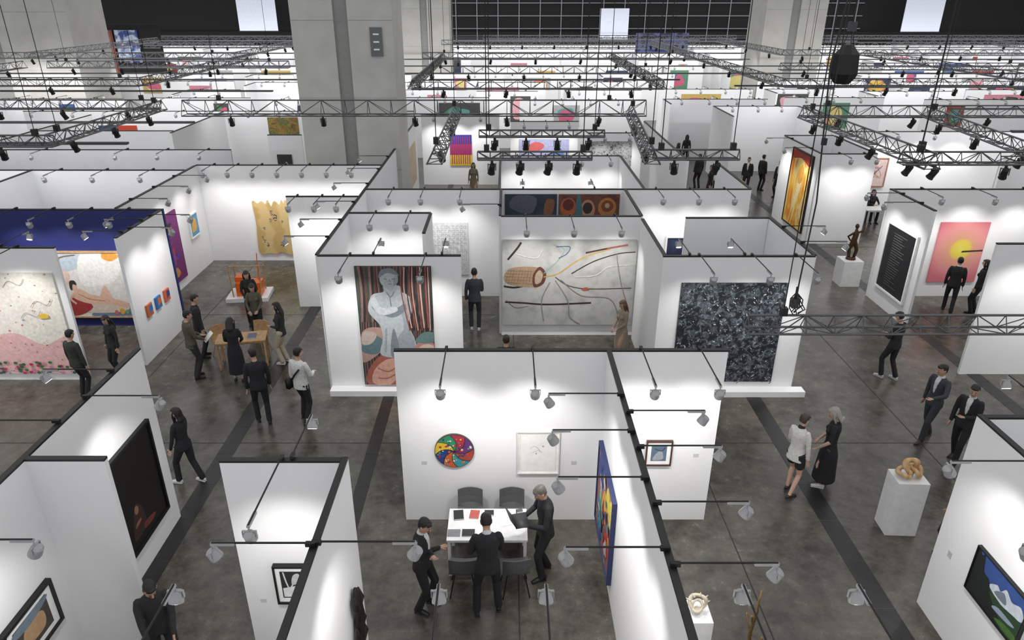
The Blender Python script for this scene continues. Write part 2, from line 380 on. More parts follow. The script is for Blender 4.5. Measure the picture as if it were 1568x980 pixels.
# ------------------------------------------------------------------ paintings
def cat(pts,closed=True,n=5):
    out=[];N=len(pts)
    for i in range(N if closed else N-1):
        g=lambda k: V((*pts[k%N],0)) if closed else V((*pts[min(max(k,0),N-1)],0))
        a,b,c,d=g(i-1),g(i),g(i+1),g(i+2)
        for j in range(n):
            t=j/n;p=.5*((2*b)+(c-a)*t+(2*a-5*b+4*c-d)*t*t+(3*b-a-3*c+d)*t**3);out.append((p.x,p.y))
    if not closed: out.append(tuple(pts[-1]))
    return out
def pic(name,face,plane,a0,a1,z0,z1,bg,shapes=(),frame=None,depth=.05,mat_w=0,fwid=.045):
    """face F: faces -Y, R: faces +X, L: faces -X"""
    w=a1-a0;h=z1-z0;mb=MB()
    if face=='F': o=V((a0,plane-T/2,z0));r=V((1,0,0));nn=V((0,-1,0))
    elif face=='R': o=V((plane+T/2,a0,z0));r=V((0,1,0));nn=V((1,0,0))
    else: o=V((plane-T/2,a1,z0));r=V((0,-1,0));nn=V((-1,0,0))
    up=V((0,0,1))
    P=lambda u,v,d: r*(u*w)+up*(v*h)+nn*d
    def slab(u0,u1,v0,v1,d0,d1,m):
        vs=[P(u,v,d) for d in(d0,d1) for v in(v0,v1) for u in(u0,u1)]
        mb.add(vs,[(0,2,3,1),(4,5,7,6),(0,1,5,4),(2,6,7,3),(0,4,6,2),(1,3,7,5)],m)
    slab(0,1,0,1,.002,depth,bg)
    if frame:
        fw=fwid;fu=fw/w;fv=fw/h
        slab(-fu,0,-fv,1+fv,.002,depth+.025,frame);slab(1,1+fu,-fv,1+fv,.002,depth+.025,frame)
        slab(0,1,-fv,0,.002,depth+.025,frame);slab(0,1,1,1+fv,.002,depth+.025,frame)
    d=depth
    cl=lambda t:(min(.999,max(.001,t[0])),min(.999,max(.001,t[1])))
    inc=.0006 if len(shapes)<60 else .00012
    for sh in shapes:
        d+=inc
        k=sh[0];col=sh[1];m=col if isinstance(col,bpy.types.Material) else pc(col)
        if k=='blob': pts=[cl(q) for q in cat(sh[2])];mb.add([P(u,v,d) for u,v in pts],[tuple(range(len(pts)))],m)
        elif k=='poly': mb.add([P(u,v,d) for u,v in sh[2]],[tuple(range(len(sh[2])))],m)
        elif k=='ell':
            cx,cy,rx,ry=sh[2];mb.add([P(*cl((cx+rx*math.cos(i*PI/10),cy+ry*math.sin(i*PI/10))),d) for i in range(20)],[tuple(range(20))],m)
        elif k=='line':
            pts=cat(sh[2],False) if len(sh[2])>2 else sh[2];wd=sh[3];vs=[];N=len(pts)
            for i,p in enumerate(pts):
                q0=pts[max(0,i-1)];q1=pts[min(N-1,i+1)];tx=(q1[0]-q0[0])*w;ty=(q1[1]-q0[1])*h;l=math.hypot(tx,ty) or 1
                ox=-ty/l*wd/2/w;oy=tx/l*wd/2/h
                vs+=[P(*cl((p[0]+ox,p[1]+oy)),d),P(*cl((p[0]-ox,p[1]-oy)),d)]
            mb.add(vs,[(2*i,2*i+1,2*i+3,2*i+2) for i in range(N-1)],m)
    return mb.obj(name,o)
R=random.Random(11)
# figure painting with marble statue
bgf=ramp_mat('drapery_paint',[(.25,(.03,.04,.035)),(.42,(.20,.08,.06)),(.55,(.02,.02,.025)),(.7,(.38,.24,.20)),(.85,(.06,.025,.025))],1.3,6,'wave',dist=6,stretch=(1.8,1,.35))
mar=(.40,.43,.45);mard=(.17,.20,.23);marm=(.28,.31,.34);fl=(.58,.32,.24);ro=(.32,.10,.07)
sh=[]
for i in range(8): sh.append(('line',[(.04,.06,.05),(.22,.12,.10),(.02,.02,.02),(.10,.05,.04)][i%4],[(.02+i*.035,1),(.04+i*.03,.8),(.01+i*.035,.55)],.05))
sh+=[('blob',(.38,.24,.20),[(0,.2),(.3,.32),(.35,.48),(.12,.5),(0,.42)]),
 ('blob',(.10,.16,.18),[(.0,.3),(.22,.28),(.3,.4),(.1,.44)]),('blob',(.45,.38,.34),[(.02,.36),(.15,.37),(.22,.45),(.05,.47)]),
 ('blob',ro,[(.08,0),(.55,0),(.62,.14),(.5,.3),(.25,.26),(.06,.12)]),
 ('blob',fl,[(.12,.02),(.35,.0),(.52,.12),(.58,.22),(.35,.23),(.16,.14)]),('line',(.35,.12,.08),[(.2,.15),(.35,.12),(.5,.18)],.03),('line',(.35,.12,.08),[(.2,.06),(.33,.06),(.45,.1)],.03),
 ('blob',mar,[(.28,.26),(.74,.25),(.74,.40),(.66,.53),(.72,.64),(.70,.76),(.60,.80),(.57,.85),(.37,.85),(.36,.80),(.2,.77),(.14,.64),(.28,.52),(.30,.4)]),
 ('blob',marm,[(.55,.26),(.73,.26),(.73,.40),(.65,.53),(.70,.64),(.66,.74),(.58,.66),(.6,.5),(.5,.4)]),
 ('ell',mar,(.44,.90,.12,.07)),('blob',mard,[(.31,.91),(.35,.975),(.5,.985),(.58,.93),(.53,.935),(.42,.95)]),
 ('blob',marm,[(.5,.85),(.56,.88),(.56,.93),(.52,.93)]),
 ('line',mard,[(.38,.905),(.42,.90)],.02),('line',mard,[(.48,.90),(.52,.905)],.02),('line',mard,[(.45,.90),(.46,.88)],.015),('line',mard,[(.43,.862),(.48,.862)],.015),
 ('blob',mard,[(.20,.66),(.45,.59),(.66,.66),(.62,.70),(.42,.64),(.25,.71)]),
 ('blob',(.50,.52,.54),[(.18,.71),(.3,.61),(.52,.64),(.5,.68),(.33,.67),(.24,.76)]),
 ('line',mard,[(.4,.8),(.45,.76),(.5,.8)],.02),('line',mard,[(.44,.76),(.45,.68)],.015),
 ('blob',mard,[(.4,.27),(.46,.5),(.52,.27)]),('line',marm,[(.33,.3),(.36,.5)],.03),
 ('blob',(.45,.22,.18),[(.66,.18),(1,.2),(1,.36),(.85,.42),(.72,.32)]),('blob',(.62,.45,.38),[(.72,.28),(.9,.25),(1,.34),(.86,.36)]),('blob',(.12,.2,.2),[(.75,.38),(1,.38),(1,.46),(.85,.46)]),
 ('blob',(.24,.07,.06),[(.5,0),(1,0),(1,.12),(.8,.2),(.6,.12)]),('line',(.5,.5,.5),[(.7,.17),(.85,.2),(1,.16)],.03)]
for i in range(12): sh.append(('line',[(.22,.06,.05),(.50,.30,.25),(.02,.02,.025)][i%3],[(.62+i*.034,1),(.60+i*.036,.8),(.68+i*.028,.48+.02*(i%2))],.022+.01*(i%2)))
pic('figure_painting','F',14.6,-3.33,-1.65,.2,3.16,bgf,sh)
# splatter painting
spl=ramp_mat('splatter_paint',[(.40,(.008,.010,.014)),(.50,(.016,.02,.03)),(.54,(.10,.12,.14)),(.57,(.012,.015,.022)),(.64,(.22,.25,.28)),(.66,(.014,.018,.026))],8,10,dist=.8)
sh=[]
for i in range(900):
    u,v=R.random(),R.random();a=R.choice([.7,2.3,R.random()*PI]);l=R.uniform(.006,.026);c=R.choice([(.30,.34,.38),(.12,.16,.20),(.52,.55,.58),(.02,.024,.035),(.02,.024,.035)])
    u0=min(.99,max(.01,u+l*math.cos(a)));v0=min(.99,max(.01,v+l*math.sin(a)));sh.append(('line',c,[(u,v),(u0,v0)],R.uniform(.006,.02)))
for i in range(14): a=(R.random(),R.random());sh.append(('line',(.16,.19,.24),[a,(a[0]+R.uniform(-.2,.2),a[1]+R.uniform(-.2,.2))],.006))
pic('splatter_painting','F',14.56,3.88,6.22,.3,2.78,spl,sh)
# rope / branch painting
plaster=ramp_mat('plaster_paint',[(.3,(.30,.30,.29)),(.55,(.43,.43,.415)),(.8,(.36,.36,.345))],3,8,bump=.6)
dk=(.025,.018,.014)
sh=[('line',dk,[(.04,.78),(.11,.91),(.14,.98)],.055),('line',dk,[(.01,.47),(.1,.455),(.22,.50)],.055),('line',dk,[(.02,.28),(.15,.27),(.35,.25),(.68,.27)],.05),
 ('line',(.1,.07,.05),[(.03,.30),(.1,.21),(.2,.23)],.018),
 ('blob',(.33,.22,.14),[(.01,.56),(.06,.68),(.22,.70),(.31,.66),(.32,.52),(.25,.46),(.08,.48)]),('blob',(.10,.035,.025),[(.24,.46),(.31,.50),(.33,.62),(.28,.70),(.23,.60)]),
 ('blob',(.38,.29,.20),[(.25,.5),(.29,.52),(.305,.61),(.28,.66),(.248,.6)]),
 ('line',(.18,.34,.25),[(.31,.62),(.42,.78),(.46,.9),(.38,.95)],.02),('line',(.46,.28,.06),[(.31,.58),(.42,.62),(.55,.76),(.66,.84),(.8,.9)],.03),
 ('line',(.06,.02,.02),[(.62,.86),(.78,.91),(.93,.95)],.045),('line',(.38,.09,.06),[(.78,.91),(.93,.95)],.028),('line',dk,[(.52,.62),(.68,.76),(.86,.85),(.99,.87)],.028),
 ('line',(.03,.05,.22),[(.42,.8),(.48,.85),(.5,.93),(.4,.93)],.02),
 ('line',(.06,.05,.04),[(.4,.58),(.5,.48),(.66,.44),(.98,.45)],.022),('line',(.18,.17,.16),[(.44,.55),(.6,.36),(.82,.32),(.9,.1)],.022),('line',(.19,.18,.17),[(.4,.54),(.5,.3),(.52,.1),(.6,0.01)],.022),
 ('line',(.19,.18,.17),[(.36,.52),(.3,.3),(.32,.05)],.022),('line',(.52,.51,.48),[(.55,.58),(.7,.6),(.8,.7),(.95,.72)],.03),('line',(.52,.51,.48),[(.1,.85),(.25,.8),(.3,.9)],.03),('blob',(.35,.08,.05),[(.60,.44),(.64,.46),(.66,.43),(.62,.42)]),('line',(.19,.18,.17),[(.85,.85),(.9,.5),(.97,.2)],.02)]
for i in range(10): sh.append(('line',(.14,.08,.05),[(.02+i*.023,.49+.003*i),(.05+i*.021,.68-.001*i)],.006))
for i in range(5): sh.append(('line',(.16,.10,.06),[(.02,.52+i*.035),(.24,.50+i*.038)],.006))
pic('branch_relief_painting','F',17.66,-.10,3.42,.36,2.77,plaster,sh,depth=.1)
# text relief
sh=[]
for r in range(12):
    for c in range(9):
        x=.05+c*.105;y=.94-r*.078
        k=R.randint(0,3);g=(.36,.37,.38)
        sh.append(('line',g,[(x,y),(x,y-.05)],.014))
        if k!=1: sh.append(('line',g,[(x,y),(x+.06,y)],.014))
        if k!=2: sh.append(('line',g,[(x,y-.05),(x+.06,y-.05)],.014))
        if k>1: sh.append(('line',g,[(x+.06,y),(x+.06,y-.05)],.014))
pic('text_relief_panel','F',20.47,-2.23,-1.15,.74,2.39,pc((.60,.61,.62)),sh)
bl=ramp_mat('night_blue_paint',[(.3,(.01,.012,.02)),(.6,(.025,.04,.07)),(.8,(.10,.09,.11))],2,5)
pic('blue_night_painting','F',20.47,-.04,1.5,1.3,3.25,bl,[('ell',(.35,.35,.4),(.7,.62,.06,.05)),('blob',(.02,.02,.03),[(0,.3),(.4,.5),(.7,.3),(.6,0),(0,0)]),('blob',(.08,.09,.12),[(.1,.8),(.5,.7),(.6,.95),(.2,.98)]),('blob',(.20,.08,.04),[(.75,.7),(.9,.68),(.95,.9),(.8,.92)])])
pic('brown_vessels_painting','F',20.47,1.55,3.35,1.3,3.25,ramp_mat('brown_red_paint',[(.3,(.05,.02,.015)),(.5,(.16,.05,.03)),(.7,(.04,.06,.07))],2.4,5,dist=1),
 [('ell',(.36,.09,.03),(.16,.80,.13,.15)),('ell',(.10,.02,.015),(.16,.84,.09,.09)),('ell',(.42,.20,.10),(.48,.76,.12,.16)),('ell',(.03,.02,.02),(.48,.79,.08,.09)),('ell',(.40,.16,.04),(.80,.80,.15,.15)),('ell',(.18,.05,.02),(.80,.82,.10,.09)),('ell',(.45,.30,.2),(.80,.83,.04,.04)),('blob',(.05,.14,.16),[(.28,.5),(.4,.6),(.36,.95),(.3,.98)]),('blob',(.3,.04,.03),[(.0,.4),(.9,.45),(.95,.2),(0,.1)])])
pic('framed_photograph','F',20.47,4.87,5.72,.9,1.92,ramp_mat('night_sky_print',[(.4,(.01,.015,.04)),(.7,(.03,.05,.12))],3),[],PAPER)
# foreground centre
wedge=[(.35,.02,.05),(.02,.22,.10),(.60,.42,.03),(.02,.04,.18),(.5,.10,.02),(.03,.25,.28),(.35,.05,.03),(.10,.03,.16),(.10,.32,.08),(.62,.48,.25)]
mb=MB();r=.335
cyl=[(r*math.cos(i*PI/24),0,r*math.sin(i*PI/24)) for i in range(48)]
mb.add(cyl+[(a,.04,b) for a,_,b in cyl],[tuple(range(48))]+[(i,(i+1)%48,48+(i+1)%48,48+i) for i in range(48)],pc((.05,.04,.04)))
sw=lambda q,a:(q*math.cos(a+2.6*q),-.003,q*math.sin(a+2.6*q))
for i in range(8):
    a0=i*PI/4+.12;a1=a0+PI/4
    vs=[sw(r*.97*t/6,a0) for t in range(0,7)]+[sw(r*.97,a0+(a1-a0)*t/6) for t in range(1,6)]+[sw(r*.97*t/6,a1) for t in range(6,0,-1)]
    mb.add(vs,[tuple(range(len(vs)))],pc(wedge[i%10]))
    for q in range(9):
        rr=R.uniform(.07,.30);aa=a0+2.6*rr+R.uniform(.12,.66);s=R.uniform(.008,.026);col=pc(R.choice(wedge+[(.6,.58,.5)]))
        mb.add([(rr*math.cos(aa)+s*math.cos(t*PI/4),-.005-.0005*q,rr*math.sin(aa)+s*math.sin(t*PI/4)) for t in range(8)],[tuple(range(8))],col)
    for t in range(6):
        p=V(sw(r*.97*t/6,a0));q=V(sw(r*.97*(t+1)/6,a0));n_=(q-p).cross(V((0,1,0))).normalized()*.005;o_=V((0,-.009,0))
        mb.add([p+n_+o_,p-n_+o_,q-n_+o_,q+n_+o_],[(0,1,2,3)],pc((.02,.02,.03)))
mb.obj('round_mosaic_artwork',(-.88,10.05-T/2-.045,1.50))
pic('drawing_on_paper','F',10.05,.2,.89,1.05,1.87,PAPER,[('poly',pc((.66,.66,.64)),[(.05,.05),(.95,.05),(.95,.95),(.05,.95)]),('poly',PAPER,[(.07,.06),(.93,.06),(.93,.94),(.07,.94)]),('line',(.35,.3,.3),[(.3,.6),(.4,.66),(.5,.6),(.55,.52)],.008),('line',(.5,.3,.3),[(.35,.5),(.5,.56),(.6,.5)],.006),('ell',(.5,.25,.25),(.62,.66,.02,.02)),('ell',(.3,.3,.35),(.45,.48,.015,.02))],mat('pale_frame',(.66,.65,.62),.5),fwid=.018,depth=.03)
pic('small_framed_picture','F',10.05,2.40,2.80,1.22,1.68,PAPER,[('poly',(.10,.15,.22),[(.17,.15),(.83,.15),(.83,.85),(.17,.85)]),('blob',(.3,.33,.36),[(.25,.2),(.7,.25),(.6,.6),(.4,.5)]),('line',(.04,.05,.08),[(.3,.7),(.6,.6),(.75,.75)],.02)],pc((.06,.02,.015)),fwid=.022,depth=.03)
sh=[('blob',(.03,.06,.25),[(.05,.6),(.4,.7),(.5,.95),(.1,.95)]),('blob',(.7,.35,.05),[(.3,.3),(.6,.4),(.7,.7),(.45,.72)]),('blob',(.5,.05,.04),[(.55,.1),(.9,.2),(.95,.5),(.7,.4)]),('blob',(.05,.3,.35),[(.1,.1),(.4,.1),(.35,.4),(.15,.45)]),('blob',(.7,.6,.1),[(.6,.75),(.9,.6),(.95,.9),(.7,.95)]),('blob',(.02,.02,.05),[(.4,.05),(.5,.3),(.45,.6),(.38,.3)]),('blob',(.6,.6,.62),[(.2,.48),(.35,.5),(.3,.65)])]
for i in range(40):
    u,v,s=R.uniform(.05,.95),R.uniform(.05,.95),R.uniform(.02,.07);sh.append(('blob',R.choice([(.03,.06,.25),(.65,.32,.05),(.45,.05,.04),(.05,.25,.3),(.6,.5,.1),(.02,.02,.03),(.55,.55,.56)]),[(u-s,v),(u,v+s*R.uniform(.3,1.5)),(u+s,v+.01),(u+s*.3,v-s)]))
pic('colourful_abstract_painting','L',1.64,8.15,9.72,.35,1.85,ramp_mat('abstract_paint',[(.3,(.02,.05,.15)),(.5,(.4,.12,.05)),(.6,(.1,.15,.3)),(.75,(.6,.4,.2))],5,5,dist=1),sh,pc((.03,.04,.12)),fwid=.025)
pic('ink_print','F',7.10,-3.02,-2.62,1.16,1.76,PAPER,[('poly',(.02,.02,.02),[(.14,.12),(.86,.12),(.86,.88),(.14,.88)]),('poly',(.7,.7,.7),[(.18,.15),(.82,.15),(.82,.5),(.18,.4)]),('line',(.6,.6,.6),[(.25,.86),(.4,.4),(.7,.8)],.02),('blob',(.5,.5,.5),[(.5,.5),(.8,.6),(.75,.82),(.55,.75)])],BLK,fwid=.025)
sh=[('blob',(.035,.014,.01),[(.3,.1),(.55,.12),(.56,.3),(.46,.42),(.36,.32)]),('ell',(.22,.12,.08),(.44,.36,.04,.045)),('blob',(.2,.09,.05),[(.36,.2),(.48,.22),(.46,.25),(.38,.24)]),('blob',(.14,.03,.02),[(.5,.1),(.7,.08),(.75,.12),(.55,.16)])]
pic('dark_portrait_painting','R',-5.9,8.2,9.7,.55,2.25,mat('black_paint',(.006,.005,.005),.35),sh,BLK,depth=.04)
pic('framed_landscape_picture','R',-5.9,5.9,6.75,1.15,1.75,PAPER,[('poly',(.06,.05,.04),[(.12,.12),(.88,.12),(.88,.88),(.12,.88)]),('blob',(.45,.28,.15),[(.3,.3),(.7,.25),(.75,.6),(.5,.75),(.3,.6)]),('blob',(.15,.2,.25),[(.15,.7),(.5,.65),(.85,.75),(.85,.86),(.15,.86)])],BLK)
sh=[('poly',(.03,.07,.24),[(0,.5),(1,.5),(1,1),(0,1)]),('blob',(.5,.54,.6),[(.35,.5),(.46,.68),(.54,.64),(.62,.78),(.75,.68),(.9,.76),(.98,.55),(.7,.42)]),('blob',(.14,.17,.22),[(.45,.5),(.6,.68),(.68,.5)]),('blob',(.02,.05,.02),[(.2,.02),(.98,.02),(.98,.48),(.6,.42),(.3,.45)]),('blob',(.008,.012,.010),[(0,.0),(0,.98),(.08,.9),(.14,.95),(.2,.65),(.32,.6),(.42,.35),(.6,.2),(.7,.02)]),('blob',(.25,.32,.4),[(.5,.2),(.8,.24),(.9,.32),(.6,.32)]),('blob',(.06,.14,.03),[(.6,.05),(.95,.05),(.95,.18),(.7,.15)])]
pic('mountain_photograph','L',6.39,6.3,7.3,1.15,1.85,pc((.02,.03,.06)),sh,BLK,depth=.03,fwid=.015)
pic('mountain_photograph','L',6.39,5.1,6.1,1.15,1.85,pc((.02,.03,.06)),sh,BLK,depth=.03,fwid=.015)
pic('wall_label','L',6.39,7.75,7.83,1.2,1.3,pc((.5,.5,.5)),depth=.006)
# left booths
sh=[('blob',(.68,.42,.42),[(0,0),(1,0),(1,.38),(.8,.3),(.6,.42),(.3,.36),(.1,.46),(0,.35)]),('blob',(.72,.52,.50),[(.0,.3),(.3,.28),(.5,.4),(.2,.5)]),('blob',(.70,.66,.62),[(.1,.55),(.5,.5),(.9,.6),(.7,.92),(.2,.92)])]
cols=[(.60,.2,.08),(.65,.42,.08),(.08,.22,.08),(.10,.16,.35),(.55,.12,.2),(.12,.3,.3),(.65,.55,.2),(.05,.05,.05),(.70,.35,.38)]
for i in range(230):
    u=R.random();v=R.random()**1.9;s=R.uniform(.003,.016)
    sh.append(('blob',R.choice(cols),[(u-s*.5,v),(u+s*.2,v+s*R.uniform(.2,.9)),(u+s*.5,v+.002),(u,v-s*.4)]))
for i in range(60):
    u=R.uniform(.03,.97);v=R.uniform(.01,.13);sh.append(('ell',R.choice([(.04,.14,.05),(.45,.03,.1),(.55,.2,.3),(.03,.1,.06)]),(u,v,.014,.014)))
for k in range(6):
    u=R.uniform(.1,.8);v=R.uniform(.5,.9);sh.append(('line',(.3,.27,.2),[(u,v),(u+.05,v+.06),(u+.12,v+.02),(u+.16,v+.08)],.012))
sh+=[('line',(.25,.22,.1),[(.3,.75),(.4,.85),(.55,.82),(.62,.9)],.015),('blob',(.55,.35,.04),[(.3,.66),(.4,.68),(.46,.75),(.36,.73)]),('blob',(.7,.45,.04),[(.84,.57),(.9,.58),(.88,.62),(.83,.6)])]
pic('pink_floral_painting','F',15.14,-13.6,-10.36,.2,2.8,pc((.72,.68,.62)),sh)
fle=(.60,.38,.28)
sh=[('blob',(.40,.46,.52),[(0,.72),(.4,.8),(.5,1),(0,1)]),('blob',(.70,.68,.66),[(.3,.5),(.8,.55),(1,.8),(1,1),(.4,1)]),('blob',(.65,.30,.06),[(.72,.92),(.85,.87),(1,.95),(.9,1),(.75,1)]),('blob',(.6,.45,.4),[(0,.5),(.1,.55),(.12,.7),(0,.72)]),
 ('blob',(.12,.18,.3),[(.35,0),(1,0),(1,.2),(.6,.24),(.45,.12)]),('blob',(.55,.46,.38),[(0,.1),(.5,.05),(.95,.1),(.9,.25),(.4,.2),(0,.25)]),
 ('blob',(.30,.03,.03),[(0,.02),(.2,.04),(.38,.16),(.2,.3),(0,.25)]),
 ('blob',fle,[(.08,.34),(.16,.26),(.36,.2),(.66,.20),(.92,.14),(.98,.2),(.78,.28),(.55,.32),(.38,.36),(.22,.44)]),('blob',fle,[(.5,.25),(.62,.46),(.68,.46),(.74,.26),(.64,.30)]),('ell',fle,(.15,.47,.045,.065)),('blob',(.03,.02,.02),[(.08,.45),(.10,.56),(.18,.57),(.2,.50),(.14,.51),(.11,.42)]),
 ('line',(.35,.18,.12),[(.2,.36),(.36,.28),(.6,.25)],.02),('line',fle,[(.12,.36),(.05,.28),(.12,.2)],.06),
 ('ell',(.6,.3,.05),(.85,.08,.04,.05)),('ell',(.5,.12,.08),(.75,.06,.03,.04)),('ell',(.15,.3,.12),(.93,.07,.03,.04)),('line',(.2,.12,.06),[(.02,.6),(.0,.9),(.3,.97)],.03)]
pic('reclining_nude_painting','F',18.28,-12.25,-10.55,.32,2.2,pc((.60,.58,.55)),sh,WOOD)
for i,y0 in enumerate([16.35,16.85,17.35]):
    pic('small_square_painting','R',-9.17,y0,y0+.28,1.1,1.42,pc([(.5,.12,.03),(.03,.15,.4),(.6,.12,.05)][i]),[('poly',[(.03,.15,.4),(.6,.15,.03),(.03,.05,.2)][i],[(.3,.2),(1,.4),(1,.8),(.4,.9)])])
sh=[]
for i in range(30): sh.append(('ell',R.choice([(.35,.03,.08),(.05,.05,.3),(.5,.25,.05),(.25,.05,.25),(.02,.02,.05)]),(R.uniform(.15,.85),R.uniform(.08,.92),R.uniform(.04,.11),R.uniform(.02,.06))))
pic('purple_pattern_painting','R',-10.44,19.6,21.5,.3,2.5,pc((.16,.02,.14)),sh)
pic('small_colour_study','R',-10.44,22.3,22.9,1.3,2.0,pc((.1,.3,.5)),[('blob',(.7,.4,.1),[(.2,.2),(.8,.3),(.7,.8),(.3,.7)])],PAPER)
# shaped wood relief
yw=ramp_mat('yellow_ply',[(.3,(.50,.34,.13)),(.7,(.60,.44,.20))],1.4,5,'wave',dist=5,stretch=(.3,1,1.4))
mb=MB();out=cat([(0,.05),(.12,.0),(.3,.02),(.5,.0),(.62,.04),(.95,0),(1,.3),(.95,.6),(1,.9),(.9,1),(.86,.93),(.80,1.0),(.74,.92),(.6,.98),(.5,.88),(.42,1),(.36,.93),(.25,.98),(.14,.94),(.0,.97),(.03,.6),(0,.3)])
fr=[(u*1.25,-.052,v*1.95) for u,v in out];n=len(fr)
mb.add(fr+[(a,-.004,c) for a,_,c in fr],[tuple(range(n))]+[(i,(i+1)%n,n+(i+1)%n,n+i) for i in range(n)],yw)
for k,(cx,cy,s) in enumerate([(.62,1.5,.09),(.72,1.33,.12),(.55,1.25,.07),(.3,.95,.06),(.35,.35,.08),(.25,.5,.07),(.85,.35,.09),(.2,.62,.05),(.95,1.2,.05)]):
    for q in range(3):
        aa=R.random()*6.28;pts=[(cx+s*(.5+.4*math.sin(3*t+k))*math.cos(t*PI/5+aa),-.054-.0006*q,cy+s*math.sin(t*PI/5+aa)) for t in range(10)]
        mb.add(pts,[tuple(range(10))],pc([(.03,.03,.03),(.6,.58,.5),(.2,.12,.05)][q]))
        s*=.7
mb.obj('shaped_wood_relief',(-8.72,23.77-T/2,.25))
# right
sh=[]
for i in range(22):
    v=.9-i*.038;sh.append(('line',(.13,.13,.12),[(.25,v),(.25+R.uniform(.2,.5),v)],.016))
pic('dark_text_work','L',11.35,18.5,20.0,.6,2.5,mat('charcoal_print',(.012,.013,.016),.4),sh,PAPER,fwid=.06)
def radial(name,stops,c,r):
    m=bpy.data.materials.new(name);m.use_nodes=True;nt=m.node_tree;b=nt.nodes['Principled BSDF'];b.inputs['Roughness'].default_value=.7
    tc=nt.nodes.new('ShaderNodeTexCoord');mp=nt.nodes.new('ShaderNodeMapping');mp.vector_type='TEXTURE';mp.inputs['Location'].default_value=c;mp.inputs['Scale'].default_value=(r,)*3
    g=nt.nodes.new('ShaderNodeTexGradient');g.gradient_type='SPHERICAL';rp=nt.nodes.new('ShaderNodeValToRGB');e=rp.color_ramp.elements
    while len(e)<len(stops): e.new(.5)
    for i,(p,cc) in enumerate(stops): e[i].position=p;e[i].color=(*cc,1)
    L=nt.links.new;L(tc.outputs['Object'],mp.inputs[0]);L(mp.outputs[0],g.inputs[0]);L(g.outputs[1],rp.inputs[0]);L(rp.outputs[0],b.inputs['Base Color']);return m
sun=radial('sun_paint',[(0,(.62,.16,.20)),(.35,(.70,.28,.27)),(.66,(.72,.35,.22)),(.74,(.75,.58,.08)),(1,(.8,.7,.12))],(.78,-.05,1.05),1.05)
pic('sun_painting','F',20.47,13.03,14.5,.5,2.4,sun,[('poly',(.04,.035,.03),[(.55,.5),(.99,.52),(.99,.55),(.57,.53)])])
tall=ramp_mat('fiery_paint',[(.25,(.40,.04,.01)),(.40,(.62,.22,.02)),(.48,(.72,.48,.08)),(.54,(.70,.58,.28)),(.62,(.62,.25,.02)),(.75,(.28,.02,.02))],1.1,8,dist=1.2,stretch=(1,1.3,.5))
pic('fiery_abstract_painting','L',11.4,26.1,28.0,.3,3.15,tall,[('blob',(.70,.58,.32),[(.35,.2),(.5,.3),(.6,.45),(.66,.62),(.5,.68),(.46,.5),(.4,.35)]),('blob',(.55,.28,.05),[(.45,.62),(.6,.6),(.7,.75),(.55,.85)]),('blob',(.30,.03,.01),[(.05,.88),(.5,.92),(.9,.86),(.98,.99),(.05,.99)])],BLK)
sh=[('line',R.choice([(.4,.1,.1),(.1,.1,.2),(.5,.3,.2)]),[(R.uniform(.1,.9),R.uniform(.2,.8)) for _ in range(4)],.02) for i in range(12)]
pic('pink_scribble_painting','F',30.3,14.7,16.3,1.1,2.25,pc((.58,.44,.42)),sh,pc((.3,.15,.1)))
sh=[('poly',(.02,.03,.25),[(0,.7),(1,.7),(1,1),(0,1)]),('poly',(.6,.42,.03),[(0,0),(1,0),(1,.35),(0,.35)])]+[('line',(.3,.02,.1),[(.1+i*.1,.05),(.1+i*.1,.95)],.04) for i in range(9)]
pic('striped_colour_painting','F',35,-2.75,-1.68,.96,2.45,pc((.3,.03,.12)),sh)
pic('tan_painting','R',-4.15,29.3,32,1.0,2.7,ramp_mat('tan_paint',[(.3,(.5,.36,.22)),(.7,(.62,.5,.36))],2),[])
pic('grey_abstract_painting','F',30,3.56,5.28,1.4,3.05,ramp_mat('gray_abs',[(.35,(.05,.05,.06)),(.5,(.4,.4,.4)),(.65,(.1,.1,.11))],5,8,dist=2),[])
pic('lilac_painting','F',33,.6,2.9,1.3,2.6,pc((.35,.36,.55)),[('blob',(.5,.1,.1),[(.1,.6),(.3,.9),(.5,.8),(.4,.6)]),('blob',(.1,.2,.4),[(.5,.2),(.9,.3),(.8,.7)])])
pic('botanical_dark_painting','F',36.2,-11.9,-10.4,1.08,3.1,ramp_mat('botanic_paint',[(.3,(.02,.03,.02)),(.48,(.3,.18,.03)),(.55,(.05,.12,.04)),(.7,(.35,.08,.02))],3,7,dist=1),[])
pic('red_geometric_painting','F',36.2,-20.4,-18.5,1.5,2.7,pc((.5,.05,.02)),[('poly',(.02,.1,.3),[(0,.6),(.5,.7),(.5,1),(0,1)]),('poly',(.65,.4,.03),[(.5,0),(1,.1),(1,.5),(.6,.4)])])
pic('black_white_painting','F',29.5,-9.5,-8.9,1.2,2.6,pc((.03,.03,.03)),[('blob',(.5,.5,.5),[(.2,.2),(.8,.3),(.6,.8)])])
pic('small_drawing','F',36.2,-8.4,-7.6,1.5,2.4,pc((.1,.12,.4)),[],PAPER)
